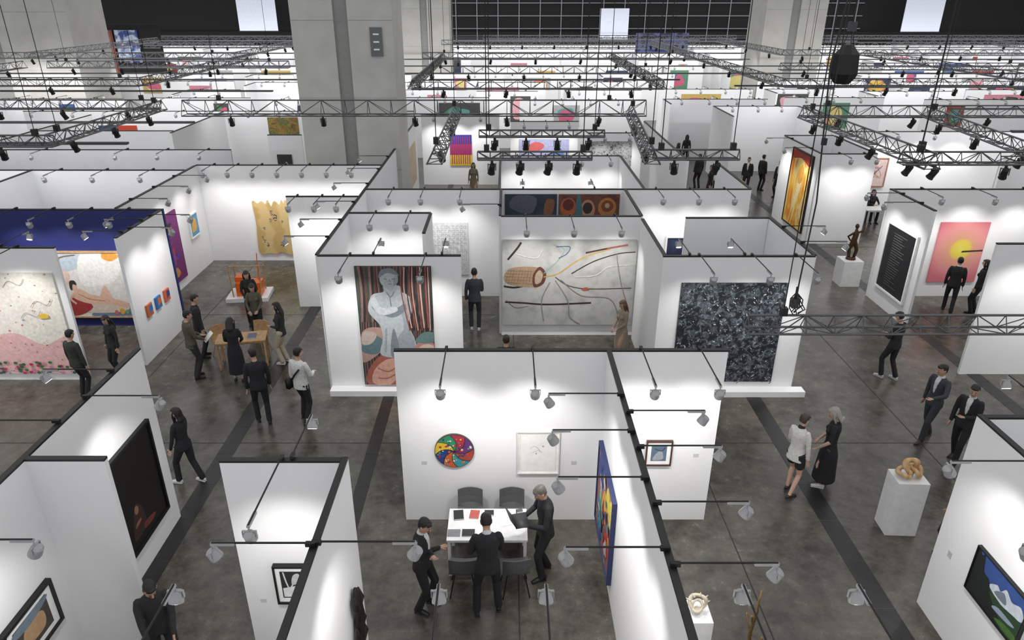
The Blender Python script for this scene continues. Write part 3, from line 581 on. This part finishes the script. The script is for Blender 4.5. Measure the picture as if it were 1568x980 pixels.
# pictures hung on the far booth walls
for (yy,a,b,r) in FS:
    if r<80 and rnd.random()<.75:
        w=rnd.uniform(.7,min(2.6,b-a-1.2));x=rnd.uniform(a+.4,b-w-.4);h=rnd.uniform(.8,1.8)
        c=rnd.choice([(.3,.05,.04),(.05,.1,.3),(.5,.35,.1),(.06,.06,.06),(.1,.25,.15),(.4,.4,.4),(.5,.2,.25),(.03,.04,.08)])
        sh=[('blob',rnd.choice(cols),[(rnd.uniform(.1,.4),rnd.uniform(.1,.4)),(rnd.uniform(.6,.9),rnd.uniform(.1,.4)),(rnd.uniform(.6,.9),rnd.uniform(.6,.9)),(rnd.uniform(.1,.4),rnd.uniform(.6,.9))]) for _ in range(2)]
        pic('framed_painting','F',yy,x,x+w,3.1-h,3.1,pc(c),sh)
# dark mural wall at the far left
mb=MB();mb.box((-31.5,60.4,3.3),(8,.2,6.6),bkw);mb.obj('mural_backing_wall')
pic('mural_red_figures','F',60.25,-34,-31.2,2.2,6.2,ramp_mat('mural_red',[(.35,(.03,.025,.03)),(.5,(.30,.07,.05)),(.7,(.08,.05,.06))],.9,5),[])
pic('mural_blue_white','F',60.25,-31,-29.2,3.8,6.2,ramp_mat('mural_blue',[(.4,(.01,.04,.25)),(.5,(.5,.55,.65)),(.6,(.02,.05,.2))],1.2,4),[])
pic('hanging_mural','F',79,13.5,19,1.6,5.2,ramp_mat('mural_bl2',[(.4,(.01,.02,.15)),(.5,(.1,.12,.3)),(.6,(.01,.01,.04))],.8,4),[])
for (x,z) in [(-1.45,1.2),(1.12,1.2),(3.2,1.35)]: pic('wall_label','F',10.05,x,x+.09,z,z+.07,pc((.55,.55,.55)),depth=.006)
pic('wall_label','F',7.10,-3.3,-3.22,1.1,1.16,pc((.55,.55,.55)),depth=.006)
# ------------------------------------------------------------------ people
SK=[(.50,.30,.21),(.42,.24,.16),(.58,.37,.28)]
def ik(a,b,l1,l2,pole):
    d=b-a;D=min(d.length,(l1+l2)*.995);dn=d.normalized();b=a+dn*D
    x=(l1*l1-l2*l2+D*D)/(2*D);h=math.sqrt(max(0,l1*l1-x*x));p=pole-dn*pole.dot(dn);p.normalize()
    return a+dn*x+p*h,b
def person(name,x,y,rot,h=1.72,top=(.015,.015,.018),leg=(.012,.012,.015),shoe=(.01,.01,.01),hair=(.012,.01,.009),hairlen=0,skin=0,
           shirt=None,hem=.84,sleeve='long',bottom='trousers',skirt=.6,lean=0,hl=(-.24,.05,.80),hr=(.24,.05,.80),feet=((-.10,.02),(.10,-.03)),
           head=(0,0),female=False,voxel=.014,seat=0,wide=1.0,item=None,twist=0,stripe=False,bag=False):
    sk=mat('skin_%d'%skin,SK[skin],.5);hm=mat('hair_%d_%d'%(hair[0]*1000,hair[1]*1000),hair,.55,0,.2,60)
    tm=mat('cloth_%02x%02x%02x'%tuple(int(c*255) for c in top),top,.85,0,.15,30)
    if stripe: tm=ramp_mat('striped_knit',[(.5,(.02,.02,.025)),(.52,(.7,.7,.68))],9,0,'wave',interp='CONSTANT',stretch=(0,0,1))
    lm=mat('cloth_%02x%02x%02x'%tuple(int(c*255) for c in leg),leg,.85,0,.15,30);sm=mat('shoe_%02x%02x%02x'%tuple(int(c*255) for c in shoe),shoe,.4)
    mb=MB();ex=MB();F=.90 if female else 1.0
    off=V((0,0,-seat));piv=V((0,0,.95))
    Rl=Matrix.Rotation(-math.radians(lean),3,'X')@Matrix.Rotation(math.radians(twist),3,'Z')
    Tt=lambda p: Rl@(V(p)-piv)+piv+off
    Rd=Rl@V((1,0,0))
    # legs
    for sx,ft in((-1,feet[0]),(1,feet[1])):
        hip=V((sx*.092,0,.90))+off;ank=V((ft[0],ft[1],.085))
        knee,ank=ik(hip,ank,.43,.425,V((sx*.12,1,.35 if seat else 0)))
        if bottom=='trousers':
            mb.loft([hip+V((0,0,.04)),hip.lerp(knee,.4),knee,knee.lerp(ank,.5),ank+V((0,0,.0))],[(.088*wide,.098),(.082*wide,.085),(.063*wide,.064),(.060*wide,.060),(.058*wide,.062)],lm)
            mb.tube(ank,ank+V((0,0,-.03)),.045,sm)
        else:
            if bottom=='shorts': mb.loft([hip+V((0,0,.04)),hip.lerp(knee,.55)],[(.09,.1),(.092,.095)],lm)
            mb.loft([hip,hip.lerp(knee,.5),knee,knee.lerp(ank,.3),ank],[.082,.068,.048,.05,.033],sk)
        fy=V((sx*.12,1,0)).normalized();g=V((ank.x,ank.y,0))
        mb.loft([g-fy*.055+V((0,0,.045)),g+fy*.0+V((0,0,.05)),g+fy*.09+V((0,0,.038)),g+fy*.165+V((0,0,.026))],[(.032,.04),(.038,.045),(.043,.034),(.034,.022)],sm)
        ex.box((g+fy*.055+V((0,0,.006))),(.07,.235,.012),sm,Matrix.Rotation(-sx*.12,3,'Z'))
    if bottom=='skirt':
        zs=[1.0,.9,.75,(.75+skirt)/2,skirt];mb.loft([(0,0,q-seat) for q in zs],[(.14,.11),(.175,.13),(.19*wide,.15*wide),(.205*wide,.17*wide),(.22*wide,.19*wide)],lm,n=14,rnd=False)
    elif True:
        mb.loft([V((0,0,.82))+off,V((0,0,.9))+off,Tt((0,0,1.02))],[(.12,.09),(.168,.12),(.15*F,.11)],lm,Rd)
    # torso
    rings=[(hem,.178,.132),(.95,.172*F+.008,.122),(1.08,.148*F,.108),(1.20,.158*F,.115),(1.32,.175*F,.122),(1.40,.172*F,.108),(1.445,.125*F,.088),(1.485,.06,.062)]
    if hem>.96: rings=rings[:1]+rings[2:]
    if hem>.96: rings[0]=(hem,.15,.108)
    mb.loft([Tt((0,0 if z_<1.3 else -.01,z_)) for z_,_,_ in rings],[(a,b) for _,a,b in rings],tm,Rd,14,False)
    if female:
        for sx in(-1,1): p=Tt((sx*.07,.085,1.27));mb.sphere(p,(.06,.055,.06),tm)
    if shirt is not None:
        stm=mat('shirt_%02x%02x%02x'%tuple(int(c*255) for c in shirt),shirt,.8)
        mb.loft([Tt((0,.062,1.46)),Tt((0,.10,1.39)),Tt((0,.118,1.25)),Tt((0,.108,1.14))],[(.05,.02),(.042,.018),(.025,.015),(.008,.01)],stm,Rd,8)
        mb.loft([Tt((0,-.005,1.455)),Tt((0,0,1.51))],[.068,.062],stm,Rd)
    # neck + head
    hy,hp=math.radians(head[0]),math.radians(head[1])
    nb=Tt((0,-.005,1.49));Rh=Matrix.Rotation(hy,3,'Z')@Matrix.Rotation(-hp-math.radians(lean)*.4,3,'X')
    Hh=lambda p: Rh@(V(p)-V((0,-.005,1.50)))+nb+V((0,0,.01))
    rr=Rh@V((1,0,0))
    mb.loft([Tt((0,-.01,1.42)),nb,Hh((0,.005,1.58))],[.06*F,.053*F,.052*F],sk)
    hd=[(1.528,.058,.026,.022),(1.545,.045,.042,.044),(1.575,.028,.058,.070),(1.61,.014,.066,.086),(1.65,.008,.072,.093),(1.69,.004,.074,.094),(1.725,0,.062,.08),(1.747,0,.036,.048)]
    mb.loft([Hh((0,b,a)) for a,b,_,_ in hd],[(c,d) for _,_,c,d in hd],sk,rr,14,False)
    mb.loft([Hh((0,.094,1.655)),Hh((0,.108,1.63)),Hh((0,.118,1.612))],[.011,.013,.016],sk,rr,8)
    for sx in(-1,1):
        mb.loft([Hh((sx*.074,.002,1.605)),Hh((sx*.080,-.004,1.655))],[(.010,.016),(.012,.02)],sk,rr,8)
        ex.sphere(Hh((sx*.03,.092,1.643)),(.011,.008,.007),mat('eye_white',(.6,.6,.6)))
        ex.sphere(Hh((sx*.03,.098,1.643)),(.006,.005,.006),mat('eye_iris',(.01,.008,.006)))
        ex.loft([Hh((sx*.016,.104,1.664)),Hh((sx*.045,.092,1.664))],[.004,.003],hm,n=6)
    ex.loft([Hh((-.022,.094,1.576)),Hh((0,.101,1.577)),Hh((.022,.094,1.576))],[.004,.006,.004],mat('lips',(.35,.12,.10)),(0,0,1),6)
    hh=[(1.59,-.042,.058,.05),(1.63,-.030,.074,.072),(1.67,-.022,.081,.086),(1.71,-.008,.079,.096),(1.745,-.004,.064,.082),(1.77,-.004,.032,.04)]
    mb.loft([Hh((0,b,a)) for a,b,_,_ in hh],[(c,d) for _,_,c,d in hh],hm,rr,14,False)
    mb.loft([Hh((-.05,.062,1.715)),Hh((0,.085,1.722)),Hh((.05,.062,1.715))],[.02,.022,.02],hm,(0,0,1),8)
    if hairlen:
        zb=1.60-hairlen
        mb.loft([Hh((0,-.05,1.68)),Hh((0,-.07,1.58)),Tt((0,-.105,min(1.50,zb+.12))),Tt((0,-.12,zb))],[(.08,.06),(.085,.05),(.09,.04),(.06,.022)],hm,rr,12)
        for sx in(-1,1): mb.loft([Hh((sx*.066,.01,1.68)),Hh((sx*.078,.01,1.60)),Tt((sx*.09,0,1.48))],[(.02,.05),(.022,.045),(.016,.03)],hm,(0,1,0),8)
    # arms + hands
    for sx,hh_ in((-1,hl),(1,hr)):
        sh_=Tt((sx*.185*F,-.005,1.415));tgt=V(hh_)+off
        el,wr=ik(sh_,tgt,.285,.255,V((sx*.7,-.8,-.35)))
        am=tm if sleeve!='none' else sk
        mb.loft([sh_+V((-sx*.03,0,.01)),sh_.lerp(el,.3),el],[.062*F,.055*F,.046*F],am)
        fm_=tm if sleeve=='long' else sk
        mb.loft([el,el.lerp(wr,.4),wr],[.046*F if sleeve=='long' else .038,.043*F if sleeve=='long' else .036,.036*F if sleeve=='long' else .026],fm_)
        d=(wr-el).normalized();side=d.cross(V((0,0,1)));
        if side.length<.3 or abs(d.z)>.75: side=V((0,1,0))-d*d.y
        side.normalize();nrm=d.cross(side)*sx
        mb.loft([wr-d*.01,wr+d*.03,wr+d*.085],[(.024,.018),(.036,.017),(.039,.015)],sk,side,10)
        for k in range(4):
            o=wr+d*.085+side*(k-1.5)*.020;l=[.066,.078,.072,.056][k];q=o+d*l*.5+nrm*.006;q2=q+(d*.75+nrm*.6).normalized()*l*.5
            ex.loft([o-d*.015,q,q2],[.0095,.0088,.0072],sk,side,6)
        o=wr+d*.03+side*.034;q=o+(d*.6+side*.7).normalized()*.035;ex.loft([o-side*.012,q,q+(d+nrm*.4).normalized()*.03],[.012,.0105,.008],sk,side,6)
    if item=='laptop':
        c=V(((hl[0]+hr[0])/2,max(hl[1],hr[1])+.10,hl[2]+.03));ex.box(c,(.32,.23,.015),DGREY);ex.box(c+V((0,.15,.09)),(.32,.012,.2),DGREY,Matrix.Rotation(-.5,3,'X'))
    if item=='phone': ex.box(V(hr)+V((-.03,.10,.02)),(.07,.012,.14),DGREY,Matrix.Rotation(-.6,3,'X'))
    if item=='paper': ex.box(V(hr)+V((-.02,.12,.02)),(.2,.004,.28),PAPER,Matrix.Rotation(-.8,3,'X'))
    if bag:
        ex.loft([Tt((.12,-.13,1.35)),Tt((0,-.16,1.2)),Tt((-.16,-.10,1.0))],[(.02,.008)]*3,BLK);ex.loft([Tt((.12,.10,1.36)),Tt((0,.14,1.2)),Tt((-.16,.08,1.0))],[(.02,.008)]*3,BLK);ex.box(Tt((-.24,-.02,.92)),(.09,.26,.22),BLK)
    # voxel union into one continuous body
    src=mb.data('body_src');bvh=BVHTree.FromPolygons([v.co.copy() for v in src.vertices],[tuple(p.vertices) for p in src.polygons])
    smats=[p.material_index for p in src.polygons]
    tmp=bpy.data.objects.new('tmp',src);COL.objects.link(tmp)
    rm=tmp.modifiers.new('r','REMESH');rm.mode='VOXEL';rm.voxel_size=voxel;rm.use_smooth_shade=True
    s_=tmp.modifiers.new('s','SMOOTH');s_.factor=.5;s_.iterations=2
    dg=bpy.context.evaluated_depsgraph_get();me=bpy.data.meshes.new_from_object(tmp.evaluated_get(dg))
    bpy.data.objects.remove(tmp)
    o=len(ex.v);mm=[ex.mi(m) for m in mb.mats]
    vs=[tuple(v.co) for v in me.vertices];ex.v+=vs
    for p in me.polygons:
        loc,nr,idx,_=bvh.find_nearest(p.center);ex.f.append([o+i for i in p.vertices]);ex.m.append(mm[smats[idx]] if idx is not None else 0)
    ob=ex.obj(name,(x,y,0),math.radians(rot),smooth=True);k=h/1.76;ob.scale=(k,k,k)
    bpy.data.meshes.remove(me);bpy.data.meshes.remove(src)
    return ob
W_=(.6,.6,.6)
walk=((-.09,.20),(.09,-.22))
fold=dict(hl=(.10,.22,1.18),hr=(-.12,.24,1.14))
person('man_in_black_suit',.62,8.70,105,1.80,shirt=(.03,.03,.04),hair=(.12,.11,.10),hl=(-.12,.30,1.12),hr=(.14,.30,1.10),head=(5,28),item='laptop',lean=3,feet=((-.12,.08),(.12,-.08)),voxel=.011,skin=0)
person('man_in_black_suit',-.27,7.90,8,1.80,shirt=W_,hl=(-.10,.28,1.10),hr=(.06,.30,1.12),head=(0,24),item='phone',lean=6,feet=((-.17,.0),(.16,.05)),voxel=.011)
person('man_in_black_suit',-1.25,8.0,-105,1.76,shirt=W_,head=(-10,22),lean=3,feet=((-.12,.05),(.11,-.05)),voxel=.011,skin=0,**fold)
person('man_in_black_jacket',-4.62,6.86,-150,1.76,top=(.02,.02,.022),head=(10,25),lean=4,hl=(-.15,.3,.95),hr=(.15,.3,.95),voxel=.011)
person('woman_in_black',-6.08,11.1,75,1.66,female=True,hairlen=.12,shoe=(.6,.6,.6),wide=1.1,hl=(-.2,.15,.85),hr=(.16,.22,.95),feet=walk,voxel=.013,skin=2)
person('man_in_white_shirt',-4.42,13.25,-25,1.80,top=(.62,.62,.60),hl=(-.22,.02,.84),hr=(.12,.28,1.1),feet=((-.13,.1),(.13,-.12)),head=(-10,10),bag=True,voxel=.014)
person('man_in_black_suit',-5.32,13.2,25,1.80,lean=2,feet=((-.1,.08),(.1,-.1)),head=(20,10))
person('man_in_olive_jacket',-7.58,15.2,-50,1.80,top=(.085,.08,.055),leg=(.02,.02,.022),shoe=(.02,.015,.01),head=(0,15),hl=(-.1,.25,1.05),hr=(.12,.26,1.0),item='paper')
person('man_in_black_coat',-7.85,16.3,-60,1.76,hem=.7,head=(0,10))
person('woman_with_long_hair',-7.2,18.3,-160,1.66,female=True,hairlen=.3,head=(-10,15),hl=(-.1,.25,1.05),hr=(.12,.26,1.0))
person('woman_in_beige_trousers',-5.66,16.0,85,1.68,female=True,top=(.02,.02,.022),leg=(.40,.33,.25),wide=1.35,shoe=(.6,.6,.6),hairlen=.25,head=(0,10),hl=(-.1,.2,1.1),hr=(.2,.02,.85))
person('woman_in_black_dress',-6.5,15.05,10,1.68,female=True,bottom='skirt',skirt=.25,hairlen=.15,head=(0,18),hl=(-.1,.25,1.0),hr=(.12,.26,1.0),hem=.97)
person('woman_in_khaki_top',-6.75,17.4,-170,1.64,female=True,top=(.09,.09,.06),hairlen=.1,head=(0,20),hl=(-.1,.25,1.0),hr=(.12,.26,1.0))
person('man_in_dark_suit',-.87,18.0,2,1.82,top=(.03,.035,.045),leg=(.02,.022,.03),shoe=(.6,.6,.6),hr=(.05,.24,1.1),head=(0,5))
person('woman_in_beige_dress',2.95,16.2,115,1.66,female=True,top=(.28,.23,.17),leg=(.28,.23,.17),bottom='skirt',skirt=.35,hair=(.12,.07,.03),hairlen=.3,hem=.97,hl=(-.08,.2,.98),hr=(.12,.2,.95),head=(0,15))
person('visitor_in_black',0,14.0,0,1.74,hair=(.03,.02,.015))
person('man_in_dark_green',-9.85,14.3,-20,1.72,top=(.03,.035,.028),head=(0,10))
person('woman_in_black_top',-9.55,15.35,150,1.64,female=True,hairlen=.3,head=(20,20))
person('woman_in_white_blazer',5.32,10.75,-55,1.74,female=True,top=(.66,.65,.63),leg=(.015,.015,.018),bottom='shorts',shirt=(.02,.02,.02),hair=(.06,.045,.035),hem=.80,shoe=(.02,.02,.02),hl=(-.05,.25,1.1),hr=(.22,.05,.85),head=(-10,15),feet=((-.1,.1),(.1,-.12)),voxel=.011,skin=2)
person('woman_in_black_dress',6.05,11.0,65,1.72,female=True,sleeve='short',bottom='skirt',skirt=.18,hair=(.33,.31,.28),hairlen=.02,hem=.97,wide=1.15,shoe=(.6,.6,.6),hl=(-.18,.18,.95),hr=(.15,.2,.95),head=(0,20),voxel=.011,skin=2)
person('man_in_grey_suit',8.85,12.55,110,1.78,top=(.04,.042,.05),leg=(.035,.037,.043),shirt=W_,shoe=(.03,.015,.01),feet=walk,hl=(-.25,.42,1.2),hr=(.24,.0,.85),head=(-20,8),voxel=.013)
person('man_in_black_suit',9.0,11.75,125,1.78,shirt=W_,feet=walk,hl=(-.05,.25,1.15),head=(15,10),voxel=.013)
person('man_in_black_clothes',9.36,15.2,30,1.76,head=(0,20),hl=(-.08,.25,1.1),hr=(.1,.25,1.1),feet=((-.1,.1),(.1,-.15)),shoe=(.5,.5,.5))
person('man_in_black_suit',13.1,19.2,-30,1.72,feet=walk,voxel=.016,shirt=W_)
person('woman_in_black_suit',13.8,19.1,40,1.68,female=True,hairlen=.2,voxel=.016)
person('visitor_in_striped_top',7.3,9.05,80,1.72,stripe=True,leg=(.015,.015,.02),shoe=(.02,.02,.02),lean=4,head=(0,20),voxel=.013)
for (x,y,r,f) in [(9.3,34,20,0),(11.4,33.2,150,0),(12.3,33.8,-60,0),(9.2,31.5,90,1),(12.6,32.4,120,0),(9.9,39.2,0,1),(-16,33,40,0),(8.9,36.8,-60,1)]:
    person('visitor_in_black',x,y,r,1.72,female=bool(f),hairlen=.2*f,voxel=.02,shirt=None if f else W_)
person('woman_in_patterned_dress',-1.5,32.2,170,1.68,female=True,top=(.2,.16,.1),leg=(.2,.16,.1),bottom='skirt',skirt=.3,hairlen=.2,voxel=.02)
person('seated_gallery_assistant',15.2,28.7,180,1.70,seat=.40,female=True,hairlen=.1,feet=((-.12,.42),(.12,.40)),hl=(-.1,.38,1.2),hr=(.1,.38,1.2),voxel=.018)
# ------------------------------------------------------------------ furniture
tw=mat('table_white',(.78,.78,.78),.4)
def table(name,x,y,w,d,h,top,legm,rz=0):
    mb=MB();mb.box((0,0,h-.02),(w,d,.04),top);mb.box((0,0,h-.07),(w-.1,d-.1,.05),top)
    for a in(-1,1):
        for b in(-1,1): mb.box((a*(w/2-.04),b*(d/2-.04),(h-.04)/2),(.05,.05,h-.04),legm)
    return mb.obj(name,(x,y,0),rz,bevel=.004)
table('white_display_table',-.30,9.02,1.28,.76,.75,tw,tw)
dp=mat('chair_dark_plastic',(.10,.103,.108),.5)
def chair(x,y,rz,m=dp,legm=BLK):
    mb=MB()
    N=9
    prof=[(.20,.44),(.10,.43),(-.05,.425),(-.15,.44),(-.20,.52),(-.225,.64),(-.24,.80)]
    vs=[]
    for (yy,zz) in prof:
        for j in range(N):
            u=(j/(N-1)-.5)*2;wd=.22 if zz<.5 else .215
            vs.append((u*wd,yy+(.05*u*u if zz>.5 else 0),zz+.025*u*u*(1 if zz<.5 else -.6)))
    n0=len(vs);vs+=[(a,b-(.015 if c>.5 else 0),c-(.015 if c<=.5 else 0)) for a,b,c in vs]
    fs=[]
    for i in range(len(prof)-1):
        for j in range(N-1):
            q=(i*N+j,i*N+j+1,(i+1)*N+j+1,(i+1)*N+j);fs.append(q);fs.append(tuple(n0+t for t in q[::-1]))
    L=len(prof)
    bd=[j for j in range(N)]+[i*N+N-1 for i in range(1,L)]+[(L-1)*N+j for j in range(N-2,-1,-1)]+[i*N for i in range(L-2,0,-1)]
    for i in range(len(bd)): a=bd[i];b=bd[(i+1)%len(bd)];fs.append((a,n0+a,n0+b,b))
    mb.add(vs,fs,m)
    for a in(-1,1):
        for b in(-1,1): mb.tube((a*.13,b*.11,.42),(a*.21,b*.2,0),.011,legm)
    mb.obj('dining_chair',(x,y,0),rz,smooth=False)
chair(-.62,9.66,PI);chair(.10,9.66,PI);chair(-.66,8.38,0);chair(.14,8.38,0.1)
def book(x,y,z,w,d,h,c,rz,name):
    mb=MB();mb.box((0,0,h/2),(w*.97,d*.97,h*.8),PAPER);mb.box((0,0,h*.06),(w,d,h*.12),pc(c));mb.box((0,0,h*.94),(w,d,h*.12),pc(c));mb.box((-w/2,0,h/2),(h*.1,d,h),pc(c));mb.obj(name,(x,y,z),rz)
book(-.78,9.22,.75,.16,.22,.03,(.02,.02,.02),.1,'catalogue_book');book(-.52,9.24,.75,.15,.2,.02,(.45,.1,.08),-.1,'catalogue_book');book(-.60,8.8,.75,.2,.16,.02,(.03,.03,.035),0,'tablet_computer')
book(-.83,8.8,.75,.2,.16,.015,(.2,.2,.22),0,'tablet_computer');book(-.03,9.12,.75,.21,.3,.004,(.8,.8,.8),.3,'paper_sheet');book(.17,8.85,.75,.18,.25,.004,(.8,.8,.8),-.2,'paper_sheet');book(.22,9.27,.75,.1,.06,.08,(.12,.12,.12),.2,'card_holder')
book(-.28,9.27,.75,.15,.12,.03,(.02,.02,.02),0,'catalogue_book')
table('wooden_desk',-6.65,15.95,1.2,.6,.75,WOOD,WOOD,.2);chair(-6.5,16.65,2.9,WOOD,WOOD);chair(-7.35,16.4,-2.2,WOOD,WOOD)
book(-6.8,15.95,.75,.2,.28,.02,(.6,.6,.6),.4,'catalogue_book');book(-6.4,16.0,.75,.2,.28,.02,(.1,.12,.2),.2,'catalogue_book')
table('side_desk',15.1,27.9,1.2,.6,.75,tw,BLK);chair(14.2,28.8,2);chair(15.2,28.75,PI);chair(13.9,27.6,.5)
table('side_desk',10.4,32.6,1.3,.7,.75,WOOD,BLK);table('white_reception_desk',1.6,30.5,2.6,.7,1.0,tw,tw)
# orange sculpture
org=mat('orange_lacquer',(.72,.13,.01),.4)
mb=MB();mb.box((0,0,.06),(1.25,.95,.12),tw)
mb.box((.05,-.05,.33),(.75,.45,.42),org);mb.box((-.2,.1,.6),(.35,.35,.14),org)
for a in(-1,1):
    mb.tube((a*.42,-.3,.12),(a*.46,-.28,1.15),.02,WOOD);mb.tube((a*.42,.3,.12),(a*.46,.28,.95),.02,WOOD);mb.tube((a*.46,-.28,1.1),(a*.46,.28,.9),.016,WOOD)
mb.tube((-.46,-.28,1.1),(.46,-.28,1.1),.016,WOOD);mb.tube((-.46,.28,.9),(.46,.28,.9),.016,WOOD);mb.tube((.30,0,.12),(.36,.05,1.4),.015,org);mb.tube((-.46,-.28,1.1),(.46,.28,.4),.012,WOOD)
mb.obj('orange_cradle_sculpture',(-8.0,20.4,0),.1)
# pedestals
def pedestal(x,y,w,d,h,rz=0):
    mb=MB();mb.box((0,0,h/2),(w,d,h),tw);mb.box((0,0,.01),(w-.02,d-.02,.02),BLK);return mb.obj('white_pedestal',(x,y,0),rz,bevel=.004)
pedestal(6.85,9.80,.52,.42,1.1,-.05)
tan=ramp_mat('turned_wood',[(.3,(.50,.30,.14)),(.7,(.62,.42,.22))],3,3,'wave',dist=3,rough=.4)
mb=MB()
def ring(mb,c,R_,r,ax,ay,m,n=28,wob=0):
    c=V(c);ax=V(ax).normalized();ay=V(ay).normalized();nz=ax.cross(ay);vs=[];k=10
    for i in range(n):
        a=2*PI*i/n;d=ax*math.cos(a)+ay*math.sin(a);p=c+d*R_+nz*wob*math.sin(2*a)
        for j in range(k):
            b=2*PI*j/k;rr=r*(1+.15*math.sin(a*3));vs.append(p+d*rr*math.cos(b)+nz*rr*math.sin(b))
    mb.add(vs,[(i*k+j,((i+1)%n)*k+j,((i+1)%n)*k+(j+1)%k,i*k+(j+1)%k) for i in range(n) for j in range(k)],m)
ring(mb,(-.10,0,.11),.10,.042,(1,0,.2),(0,1,.3),tan,wob=.03);ring(mb,(.10,.02,.13),.10,.042,(1,0,-.5),(0,1,.4),tan,wob=.03);ring(mb,(0,.02,.21),.11,.042,(1,.2,0),(0,.4,1),tan,wob=.03)
mb.obj('knotted_wood_sculpture',(6.85,9.80,1.095),smooth=True)
pedestal(2.56,7.0,.36,.40,1.0)
iv=mat('ivory_ceramic',(.62,.55,.42),.4)
mb=MB();ring(mb,(0,0,.16),.11,.025,(1,0,0),(0,.3,1),iv,wob=.02);ring(mb,(0,0,.10),.08,.02,(1,.4,0),(0,1,.3),iv)
for i in range(9): a=i*.7;mb.loft([(.11*math.cos(a),0,.16+.11*math.sin(a)),(.17*math.cos(a),.03,.16+.17*math.sin(a)*.9)],[.014,.005],iv,n=6)
mb.tube((0,0,0),(0,0,.06),.04,iv);mb.obj('spiky_ring_sculpture',(2.56,7.0,1.0),smooth=True)
gold=mat('gilded_bronze',(.30,.19,.08),.35,.8)
mb=MB();mb.tube((0,0,0),(0,0,.04),.16,gold,n=16)
mb.loft([(0,0,.03),(.03,.01,.5),(-.03,0,.9),(.02,.02,1.3),(0,0,1.55)],[.03,.028,.024,.02,.01],gold)
for zq,a in((.6,0),(.9,2),(1.1,4),(1.3,1)): mb.loft([(0,0,zq),(.1*math.cos(a),.1*math.sin(a),zq+.12),(.14*math.cos(a),.14*math.sin(a),zq+.25)],[.016,.012,.02],gold,n=6)
mb.obj('branching_bronze_sculpture',(3.22,6.7,0),smooth=True)
pedestal(11.1,21.5,.62,.6,.85)
br=mat('dark_bronze',(.09,.045,.02),.35,.7)
mb=MB();mb.loft([(0,0,0.01),(0,0,.08)],[.16,.14],br,rnd=False)
mb.loft([(-.08,0,.05),(-.1,.02,.35),(-.02,0,.6),(.02,0,.85),(.0,0,1.0)],[.05,.055,.09,.08,.04],br);mb.loft([(.09,0,.05),(.13,.0,.32),(.03,0,.58)],[.045,.055,.07],br)
mb.loft([(.06,0,.88),(.22,.02,.95),(.24,0,1.2)],[.04,.03,.02],br);mb.loft([(-.06,0,.88),(-.2,.05,.75),(-.08,.1,.6)],[.04,.03,.022],br);mb.sphere((0,.0,1.1),(.06,.07,.085),br)
mb.obj('bronze_figure_sculpture',(11.1,21.5,.84),smooth=True)
# dark wall relief
mb=MB();pts=[(0.0,0,0),(.02,.05,.15),(.05,-.03,.35),(.04,.06,.55),(.06,0,.75),(.03,.04,.95),(.03,.0,1.1)]
brd=mat('blackened_bronze',(.02,.017,.013),.5,.4,.5,20)
mb.loft(pts,[(.04,.02),(.05,.12),(.05,.06),(.06,.16),(.05,.09),(.04,.13),(.02,.03)],brd,(1,0,0),12)
for a,b in((.14,.4),(-.15,.3),(.13,.75),(-.12,.8),(.16,.15)): mb.loft([(.04,0,b),(.06,a,b+.1),(.04,a*.9,b+.26)],[.035,.045,.015],brd)
mb.obj('dark_wall_relief',(-1.97+T/2+.03,6.55,.75),smooth=True)
book(-5.3,6.6,.0,.3,.4,.04,(.1,.1,.12),.2,'catalogue_book');book(-5.35,6.2,.0,.3,.3,.05,(.4,.1,.08),.4,'catalogue_book')
# ------------------------------------------------------------------ camera + world
w=bpy.data.worlds.new('hall_ambient');scene.world=w;w.use_nodes=True
nt=w.node_tree;bg=nt.nodes['Background'];bg.inputs[0].default_value=(.97,.985,1,1);bg.inputs[1].default_value=.80
cam=bpy.data.cameras.new('camera');co=bpy.data.objects.new('camera',cam);COL.objects.link(co)
cam.sensor_width=36;cam.lens=1080/1568*36;cam.shift_x=9/1568;cam.clip_end=300
co.location=(0,0,8.5);co.rotation_euler=(math.radians(90)-math.atan(493/1080),0,0)
scene.camera=co
print('lights',NL[0],'objs',len(COL.objects))
